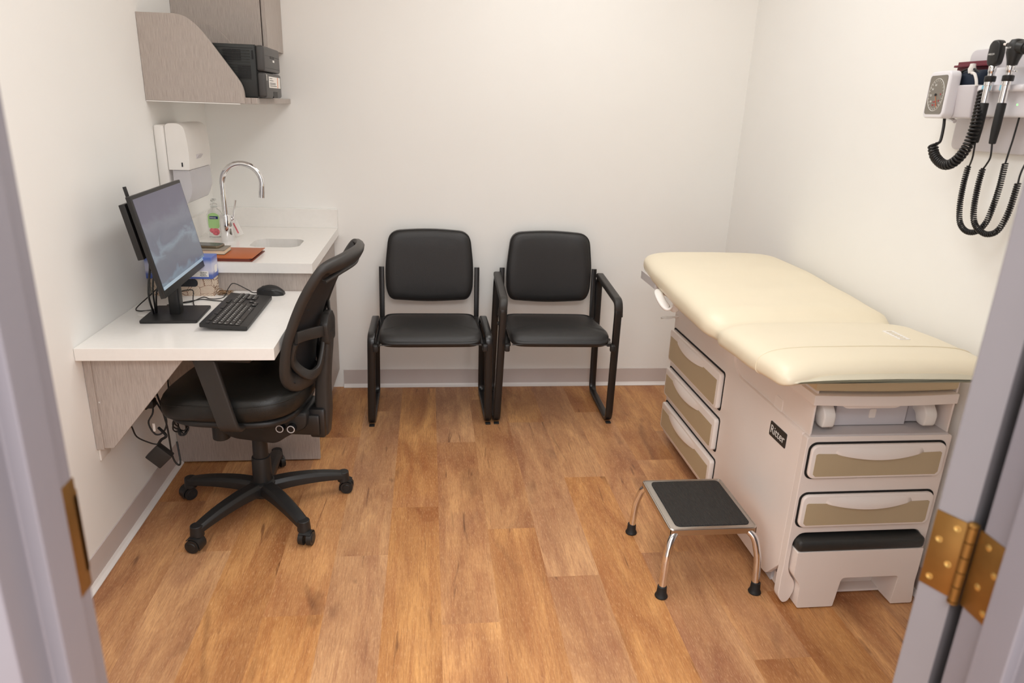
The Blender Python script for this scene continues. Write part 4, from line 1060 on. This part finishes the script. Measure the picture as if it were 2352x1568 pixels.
# release levers on the left, under the head section
b = B(); b.bar(spline([(TX(2.03), TY(-.985), .806), (TX(2.000), TY(-.995), .816), (TX(1.980), TY(-1.03), .812), (TX(1.984), TY(-1.075), .788), (TX(2.000), TY(-1.105), .772), (TX(2.035), TY(-1.11), .778)], 6), .012, .036, .005, upv=(1, 0, 0)); b.build('release_handle', 'white_plastic', et, smooth=60)
b = B(); rings = []
for k in range(9):
    t = k/8; rings.append([Vector((TX(2.19-.085*t), TY(-.735)+a_*(.005+(.020*math.sin(PI*(t-.3)/.7*.98) if t > .3 else 0)), .628-.006*t+c_*.005)) for a_, c_ in ((-1, 0), (0, 1), (1, 0), (0, -1))])
b.ring_loft(rings); b.build('side_lever', 'white_plastic', et, smooth=60)

# ------------------------------------------------------------------ step stool
ss = thing('step_stool', 'chrome step stool with black ribbed mat beside the exam table', 'step stool', (1.978, -1.655, 0), 0)
SW2, SD2, SZ = .145, .155, .236
b = B(); b.prism(rrect(SW2*2, SD2*2, .012, 4), 2, SZ-.006, SZ-.001, .001)
for x0_, y0_, x1_, y1_ in ((-SW2, -SD2, SW2, -SD2+.002), (-SW2, SD2-.002, SW2, SD2), (-SW2, -SD2, -SW2+.002, SD2), (SW2-.002, -SD2, SW2, SD2)): b.box((x0_, y0_, SZ-.025), (x1_, y1_, SZ-.003))
b.build('top_frame', 'steel', ss, smooth=40)
b = B(); b.tube(fillet([(-SW2, -SD2, SZ-.003), (SW2, -SD2, SZ-.003), (SW2, SD2, SZ-.003), (-SW2, SD2, SZ-.003)], .012, 4, True), .0035, 8, closed=True); b.build('rim', 'steel', ss)
def ribbed():
    mt, nt, p = new_mat('ribbed_rubber'); L = nt.links.new; N = nt.nodes.new
    tc = N('ShaderNodeTexCoord'); wv = N('ShaderNodeTexWave'); wv.bands_direction = 'X'; wv.inputs['Scale'].default_value = 70; L(tc.outputs['Object'], wv.inputs[0])
    bp = N('ShaderNodeBump'); bp.inputs['Strength'].default_value = .6; bp.inputs['Distance'].default_value = .002; L(wv.outputs[0], bp.inputs['Height']); L(bp.outputs[0], p.inputs['Normal'])
    r = N('ShaderNodeValToRGB'); r.color_ramp.elements[0].color = (.006, .006, .006, 1); r.color_ramp.elements[1].color = (.035, .032, .030, 1); L(wv.outputs[0], r.inputs[0]); L(r.outputs[0], p.inputs['Base Color'])
    p.inputs['Roughness'].default_value = .6; M['ribbed'] = mt
ribbed()
b = B(); b.prism(rrect(.252, .280, .016, 4, .004, 0), 2, SZ-.001, SZ+.003, .001); b.build('tread_mat', 'ribbed', ss, smooth=0)
for sx in (-1, 1):
    for sy in (-1, 1):
        p_ = spline([(sx*.09, sy*.128, SZ-.014), (sx*.118, sy*.140, SZ-.018), (sx*.140, sy*.158, SZ-.038), (sx*.150, sy*.168, SZ-.075), (sx*.156, sy*.175, .12), (sx*.160, sy*.180, .024)], 6)
        b = B(); b.tube(p_, .0122, 16); lg = b.build('leg', 'chrome', ss, smooth=80)
        b = B(); b.lathe([(.0, .0), (.020, .0), (.0215, .004), (.019, .010), (.0165, .014), (.0150, .040), (.013, .0405)], (sx*.1605, sy*.181, 0), 20); b.build('rubber_foot', 'rubber', lg)

# ------------------------------------------------------------------ wall diagnostic set on the right wall (faces -x)
ds = thing('wall_diagnostic_set', 'grey wall-mounted diagnostic board with handle cradle above the exam table', 'diagnostic set', (W, -1.70, 1.57))
def dx(x): return x-W
def dy(y): return y+1.70
def dz(z): return z-1.57
b = B(); b.prism(rrect(.30, .285, .02, 5, dy(-1.735), dz(1.570)), 0, -.018, -.001, .005); b.build('wall_board', 'diag_grey', ds)
b = B(); b.box((dx(2.598), dy(-1.90), dz(1.590)), (dx(2.672), dy(-1.735), dz(1.608)), .006); b.prism(fillet([(dy(-1.735), dz(1.60)), (dy(-1.735), dz(1.525)), (dy(-1.92), dz(1.525)), (dy(-1.92), dz(1.60))], .015, 4, True), 0, dx(2.622), dx(2.672), .004)
b.box((dx(2.626), dy(-1.92), dz(1.60)), (dx(2.672), dy(-1.735), dz(1.655)), .008); cr_ = b.build('handle_cradle', 'gauge_white', ds, smooth=50)
for yy in (-1.785, -1.850):
    b = B(); b.box((dx(2.590), dy(yy)+.008, dz(1.592)), (dx(2.600), dy(yy)+.022, dz(1.607)), .002); b.build('charge_clip', 'sky_clip', cr_)
b = B(); b.box((dx(2.632), dy(-1.87), dz(1.555)), (dx(2.6215), dy(-1.866), dz(1.559))); b.build('indicator_light', mat('green_led', (.2, .9, .2), .3, emit=2), cr_)
# basket
bs = thing('cuff_basket', 'white plastic basket holding a rolled navy cuff on the wall board', 'basket', (W, -1.68, 1.57))
b = B(); b.prism(fillet([(dx(2.600), -.052), (dx(2.594), .040), (dx(2.670), .040), (dx(2.670), -.052)], .006, 3, True), 1, -.050, .062, .004); b.build('basket_body', 'diag_grey', bs, smooth=50)
b = B(); b.cyl((dx(2.62), .066, -.052), (dx(2.62), .030, -.060), .006); b.cyl((dx(2.60), .05, -.050), (dx(2.60), .05, -.062), .004); b.build('pivot_bracket', 'chrome', bs)
cf = thing('pressure_cuff', 'rolled navy blood pressure cuff with white valve in wall basket', 'cuff', (2.635, -1.672, 1.612))
b = B(); b.prism(rrect(.052, .052, .022, 6, 0, .014), 1, -.050, .050, .010, 3); b.build('cuff_roll', 'navy', cf, smooth=60)
b = B(); b.tube(spline([(-.02, .045, .02), (-.025, .02, .038), (-.02, -.01, .042), (-.018, -.04, .030)]), .003, 8); b.build('hose_end', 'rubber', cf)
b = B(); b.lathe([(.008, .030), (.011, .042), (.008, .050), (.0075, .056), (0, .057)], (-.018, -.004, 0), 16); b.build('valve', 'white_plastic', cf)
b = B(); b.tube(spline([(-.03, -.022, .030), (-.036, -.042, .026), (-.038, -.056, .010), (-.038, -.062, -.006)]), .004, 8); b.build('connector', 'white_plastic', cf)
bk_ = thing('burgundy_folder', 'burgundy folder wedged behind the navy cuff on the wall board', 'folder', (2.660, -1.645, 1.645))
b = B(); b.box((-.006, -.060, -.03), (.002, .080, .034), .001); b.box((-.020, -.060, .018), (.0, .078, .024), .001); b.build('folder_cover', 'burgundy', bk_)
# gauge
ga = thing('pressure_gauge', 'square white-rimmed blood pressure gauge with grey dial on right wall', 'gauge', (2.592, -1.600, 1.583), math.radians(-11))
b = B(); b.prism(rrect(.128, .134, .018, 5), 0, -.012, .020, .006, 3); b.build('gauge_case', 'gauge_white', ga)
b = B(); b.prism(rrect(.104, .110, .010, 5), 0, -.0132, -.0118); fc = b.build('dial_face', mat('dial_grey', srgb(118, 112, 103), .3), ga)
b = B(); b.tube([(-.0133, .046*math.cos(a), .046*math.sin(a)) for a in [2*PI*k/40 for k in range(40)]], .0007, 4, closed=True)
for k in range(24):
    a = 2*PI*k/24; r0_ = .038; b.bar([(-.0135, r0_*math.cos(a), r0_*math.sin(a)), (-.0135, .043*math.cos(a), .043*math.sin(a))], .0016, .0006, .0001)
b.build('dial_ticks', 'ink_white', fc)
for k, s_ in enumerate(('300', '260', '220', '180', '140', '100', '60', '20')):
    a = math.radians(70-k*36); text('lettering', s_, .008, ('ink_white' if k < 4 else 'ink_red'), fc, (-.0137, .030*math.cos(a)+.006, .030*math.sin(a)-.003), R_MX, ext=.0001)
text('lettering', 'mmHg', .007, 'ink_red', fc, (-.0137, .010, -.022), R_MX, ext=.0001)
b = B(); b.bar([(-.0145, 0, 0), (-.0145, -.018, -.036)], .0015, .0008, .0002); b.build('needle', 'ink_orange', fc)
b = B(); b.cyl((-.012, 0, 0), (-.016, 0, 0), .004); b.build('needle_hub', 'ink', fc)
b = B(); b.box((.020, -.02, -.02), (.078, .02, .02), .004); b.build('wall_arm', 'gauge_white', ga)
# instrument handles
def handle(x, y, z, kind, label):
    t = thing('ophthalmoscope' if kind == 'o' else 'otoscope', label, 'medical instrument', (x, y, z), math.radians(0))
    lean = T(0, 0, 0, 0, .03, 0)
    b = B(); b.lathe([(.0095, -.045), (.0105, -.044), (.0105, .0), (.0125, .001), (.0125, .014), (.0105, .015)], n=20); b.build('handle_collar', 'chrome', t)
    b = B(); b.lathe([(.006, -.150), (.0085, -.148), (.0108, -.11), (.0112, -.046), (.0098, -.044)], n=20); b.build('handle_grip', 'rubber', t)
    b = B(); b.lathe([(.0125, .010), (.014, .012), (.014, .024), (.011, .026)], n=20); b.build('power_ring', 'black_plastic', t)
    b = B(); b.lathe([(.0085, .024), (.0085, .034), (.010, .036), (.010, .050), (.0085, .052)], n=20); b.build('head_neck', 'chrome', t)
    if kind == 'o':
        b = B(); b.prism(fillet([(-.018, .052), (.013, .050), (.020, .072), (.019, .106), (.010, .116), (-.010, .116), (-.018, .108), (-.022, .078)], .010, 4, True), 0, -.011, .011, .005, 3); b.build('head', 'black_plastic', t)
        text('lettering', 'WELCH', .0065, 'ink_white', t, (-.0116, .014, .078), R_MX, ext=.0001)
    else:
        b = B(); b.lathe([(.012, .050), (.014, .060), (.020, .080), (.021, .100), (.014, .112), (.0, .115)], (0, -.002, 0), n=20)
        b.cyl((0, -.010, .094), (0, -.036, .090), .017, .016, 20); b.cyl((0, -.036, .090), (0, -.042, .0895), .013, .011, 20)
        b.cyl((0, .010, .098), (0, .030, .102), .010, .005, 18); b.build('head', 'black_plastic', t)
        b = B(); b.cyl((0, .028, .1015), (0, .042, .104), .0045, .003, 12); b.build('speculum_tip', 'putty_light', t)
        b = B(); b.tube([(0, -.01, .036), (-.004, -.022, .034), (-.004, -.03, .034)], .0015, 6); b.build('focus_lever', 'chrome', t)
        text('lettering', 'WELCH', .0055, 'ink_white', t, (-.0205, .010, .090), R_MX, ext=.0001)
    return t
handle(2.583, -1.797, 1.604, 'o', 'black ophthalmoscope hanging in the wall cradle, nearer the gauge')
handle(2.583, -1.860, 1.604, 't', 'black otoscope hanging in the wall cradle, nearer the door frame')
def coil(path, R_, r, turns_per_m, n=12, sub=9):
    P = spline(path, sub); out = []; L_ = [0]
    for a, b_ in zip(P, P[1:]): L_.append(L_[-1]+(b_-a).length)
    tot = L_[-1]; N_ = int(tot*turns_per_m*n); prev = None
    j = 0; pts = []
    for i in range(N_+1):
        s = tot*i/N_
        while j < len(L_)-2 and L_[j+1] < s: j += 1
        f = (s-L_[j])/max(1e-9, L_[j+1]-L_[j]); p = P[j].lerp(P[j+1], f); t = (P[j+1]-P[j]).normalized()
        x = Vector((1, 0, 0)).cross(t); x = x.normalized() if x.length > 1e-3 else Vector((0, 1, 0))
        y = t.cross(x); a = 2*PI*i/n; pts.append(p+x*(R_*math.cos(a))+y*(R_*math.sin(a)))
    return pts
hc = thing('gauge_hose', 'thick black coiled hose looping from the gauge up to the cuff', 'coiled hose')
p1 = coil([(2.565, -1.650, 1.442), (2.565, -1.672, 1.408), (2.562, -1.722, 1.388), (2.562, -1.762, 1.400), (2.566, -1.790, 1.440), (2.570, -1.798, 1.490), (2.578, -1.790, 1.540), (2.590, -1.775, 1.590)], .0115, .0036, 105, 12)
b = B(); b.tube(p1, .0036, 6); b.build('coil', 'cable', hc, smooth=80)
b = B(); b.tube(spline([(2.592, -1.640, 1.517), (2.588, -1.650, 1.49), (2.578, -1.662, 1.452), (2.566, -1.662, 1.444)]), .0042, 8); b.build('straight_end', 'cable', hc, smooth=80)
for lab, path, lead in (('black coiled cable hanging in the left loop below the wall cradle', [(2.60, -1.771, 1.388), (2.60, -1.769, 1.341), (2.60, -1.774, 1.280), (2.60, -1.790, 1.232), (2.60, -1.822, 1.211), (2.602, -1.858, 1.216), (2.606, -1.880, 1.245), (2.61, -1.886, 1.290), (2.62, -1.880, 1.342), (2.63, -1.868, 1.404)], [(2.583, -1.797, 1.456), (2.586, -1.797, 1.42), (2.594, -1.785, 1.40), (2.60, -1.774, 1.388)]),
                        ('black coiled cable hanging in the right loop, partly behind the door frame', [(2.59, -1.840, 1.387), (2.588, -1.840, 1.348), (2.586, -1.846, 1.289), (2.586, -1.858, 1.248), (2.586, -1.882, 1.226), (2.588, -1.916, 1.218), (2.592, -1.945, 1.235), (2.60, -1.955, 1.285), (2.61, -1.95, 1.36)], [(2.583, -1.860, 1.456), (2.586, -1.862, 1.42), (2.588, -1.852, 1.40), (2.59, -1.842, 1.388)])):
    t = thing('handle_cable', lab, 'coiled cable', group='coiled instrument cables')
    b = B(); b.tube(coil(path, .0065, .0022, 170, 10), .0022, 5); b.build('coil', 'cable', t, smooth=80)
    b = B(); b.tube(spline(lead), .0024, 8); b.build('lead', 'cable', t, smooth=80)
    e_ = path[-1]; b = B(); b.tube(spline([e_, (e_[0]+.004, e_[1]+.002, e_[2]+.035), (2.640, e_[1]+.006, 1.47), (2.644, e_[1]+.008, 1.528)]), .0024, 8); b.build('lead', 'cable', t, smooth=80)
